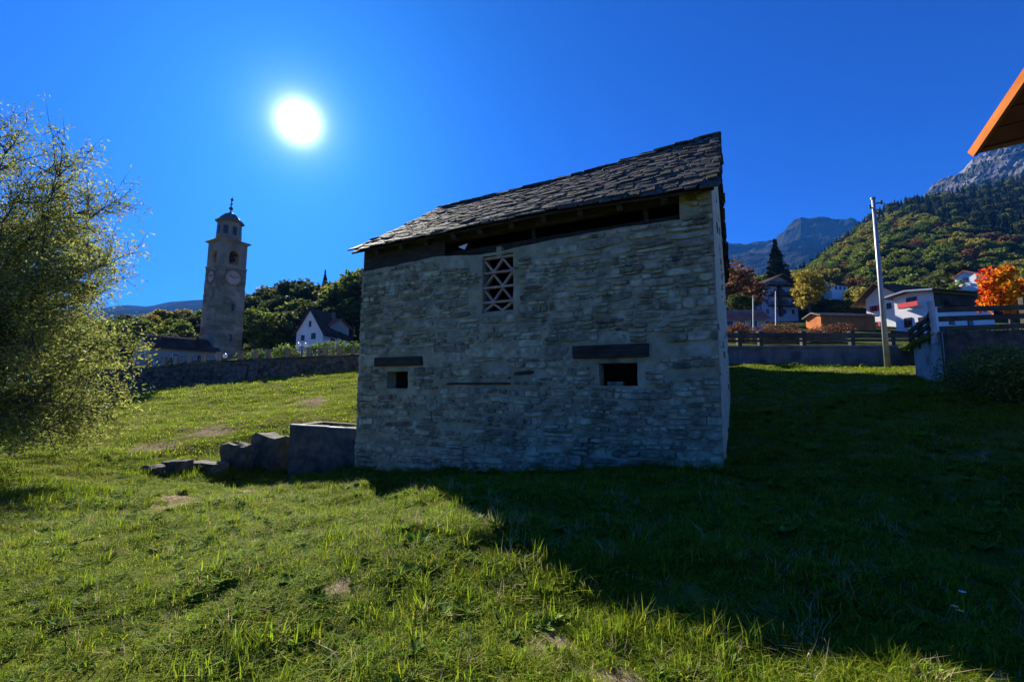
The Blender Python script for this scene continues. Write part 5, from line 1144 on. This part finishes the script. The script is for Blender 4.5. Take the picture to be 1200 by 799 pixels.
# weeds along the barn foot, trough and stones
for i in range(700):
    s = nr_.uniform(-1.0, LEN+1); n = -abs(nr_.normal())*.12-.03; q = W(s, n, 0); P_.append((q[0], q[1], h1(q[0], q[1])-.01)); R_.append((0, 0, nr_.uniform(0, 6.28))); k = nr_.uniform(.8, 1.9); S_.append((k, k, k)); I_.append(random.choice([4, 0, 1, 8, 9, 5]))
for (px, py), Y, sz, lab in blocks:
    c = at(px, py, Y)
    for i in range(110): x, y = c[0]+nr_.normal()*.55, c[1]+nr_.normal()*.28-.25; P_.append((x, y, h1(x, y)-.01)); R_.append((0, 0, nr_.uniform(0, 6.28))); k = nr_.uniform(1, 2.4); S_.append((k, k, k)); I_.append(random.choice([8, 9, 10, 4, 0]))
for px, py, Y, sp, n in ((100, 575, 9.6, .5, 320), (60, 600, 8.6, .5, 220), (15, 600, 8.8, .6, 300), (190, 545, 12.8, .5, 200), (20, 560, 10, .7, 250)):
    c = at(px, py, Y)
    for i in range(n): x, y = c[0]+nr_.normal()*sp, c[1]+nr_.normal()*sp*.5; P_.append((x, y, h1(x, y)-.01)); R_.append((0, 0, nr_.uniform(0, 6.28))); k = nr_.uniform(.8, 1.9); S_.append((k, k, k)); I_.append(random.choice([8, 9, 0, 1, 4]))
for i in range(90):
    q = T3(nr_.uniform(.3, L1), nr_.uniform(.2, 1.5), 0); P_.append((q[0], q[1], tr_-.12)); R_.append((0, 0, nr_.uniform(0, 6.28))); k = nr_.uniform(1, 1.8); S_.append((k, k, k)); I_.append(random.choice([0, 1, 4, 8]))
for i in range(2600):   # grass on the bank behind the corner wall
    q = UBs(nr_.uniform(0, .95), nr_.uniform(0, .9)**1.5); P_.append(tuple(q)); R_.append((0, 0, nr_.uniform(0, 6.28))); k = nr_.uniform(1, 2); S_.append((k, k, k)); I_.append(off+int(nr_.integers(4)))
print('grass tufts', len(P_))
scatter('meadow_grass', P_, R_, S_, I_, tufts+weeds+far_t, 'short meadow grass with weeds and dry straw', 'grass')
# trodden bare patches: a wear attribute on the turf
vx = np.array([v.co[:2] for v in meadow.data.vertices]); wear = np.zeros(len(vx))
jn = vnoise(vx[:, 0]*2.3+60, vx[:, 1]*2.3+60, 31, 5)
for c, r in soil: q = np.hypot(vx[:, 0]-c[0], (vx[:, 1]-c[1])*1.1)/(r*1.25); wear = np.maximum(wear, np.clip((1.15-q+jn*.45)*1.3, 0, .85))
at_ = meadow.data.attributes.new('wear', 'FLOAT', 'POINT'); at_.data.foreach_set('value', wear)
t = MATS['meadow_ground'].node_tree; bsn = [n for n in t.nodes if n.type == 'BSDF_PRINCIPLED'][0]; old = bsn.inputs['Base Color'].links[0].from_socket
an = N(t, 'ShaderNodeAttribute'); an.attribute_name = 'wear'; mixn = N(t, 'ShaderNodeMix', data_type='RGBA'); nn_ = N(t, 'ShaderNodeTexNoise'); nn_.inputs['Scale'].default_value = 14; nn_.inputs['Detail'].default_value = 8
rpn = N(t, 'ShaderNodeValToRGB'); rpn.color_ramp.elements[0].color = (.12, .09, .055, 1); rpn.color_ramp.elements[1].color = (.38, .29, .20, 1); rpn.color_ramp.elements[0].position = .35; rpn.color_ramp.elements[1].position = .65
tcn = N(t, 'ShaderNodeTexCoord'); t.links.new(tcn.outputs['Object'], nn_.inputs['Vector']); t.links.new(nn_.outputs[0], rpn.inputs[0])
t.links.new(an.outputs['Fac'], mixn.inputs[0]); t.links.new(old, mixn.inputs[6]); t.links.new(rpn.outputs[0], mixn.inputs[7]); t.links.new(mixn.outputs[2], bsn.inputs['Base Color'])
# a few small flowers in the shade
for i, (px, py, Y, mt, lab) in enumerate(((1119, 711, 2.95, 'petal', 'tiny orange flower in the shaded grass, left one of the pair'), (1125, 716, 2.92, 'petal', 'tiny orange flower in the shaded grass, right one of the pair'), (1128, 694, 3.05, 'globe_white', 'tiny white flower above the orange pair in the shaded grass'))):
    c = at(px, py, Y); x, y = c[0], c[1]; g = h1(x, y); t = thing('flower', (x, y, g), lab, 'flower', 'flowers in the shade'); zt = max(c[2], g+.06); m = MB(); m.tube([(x, y, g-.01), (x, y, zt)], .002, 5); m.build('stem', 'weed_leaf', t)
    m = MB()
    for k in range(7): a = 2*math.pi*k/7; m.add([(x, y, zt), (x+.016*math.cos(a-.35), y+.016*math.sin(a-.35), zt+.006), (x+.022*math.cos(a), y+.022*math.sin(a), zt+.008), (x+.016*math.cos(a+.35), y+.016*math.sin(a+.35), zt+.006)], [(0, 1, 2, 3)])
    m.build('petals', mt, t)

# ------------------------------------------------------------------ haze: one closed box of thin even air
m = MB(); m.box((0, 2400, 490), (11500, 5600, 1000)); hz = m.build('haze', 'black_iron'); hz.data.materials.clear(); hm = bpy.data.materials.new('air'); hm.use_nodes = True; t = hm.node_tree; t.nodes.clear()
pv = t.nodes.new('ShaderNodeVolumePrincipled'); pv.inputs['Color'].default_value = (0.05, 0.30, 1.0, 1); pv.inputs['Density'].default_value = HAZE; pv.inputs['Anisotropy'].default_value = 0.0
mo = t.nodes.new('ShaderNodeOutputMaterial'); t.links.new(pv.outputs[0], mo.inputs['Volume']); hz.data.materials.append(hm); hz['kind'] = 'stuff'
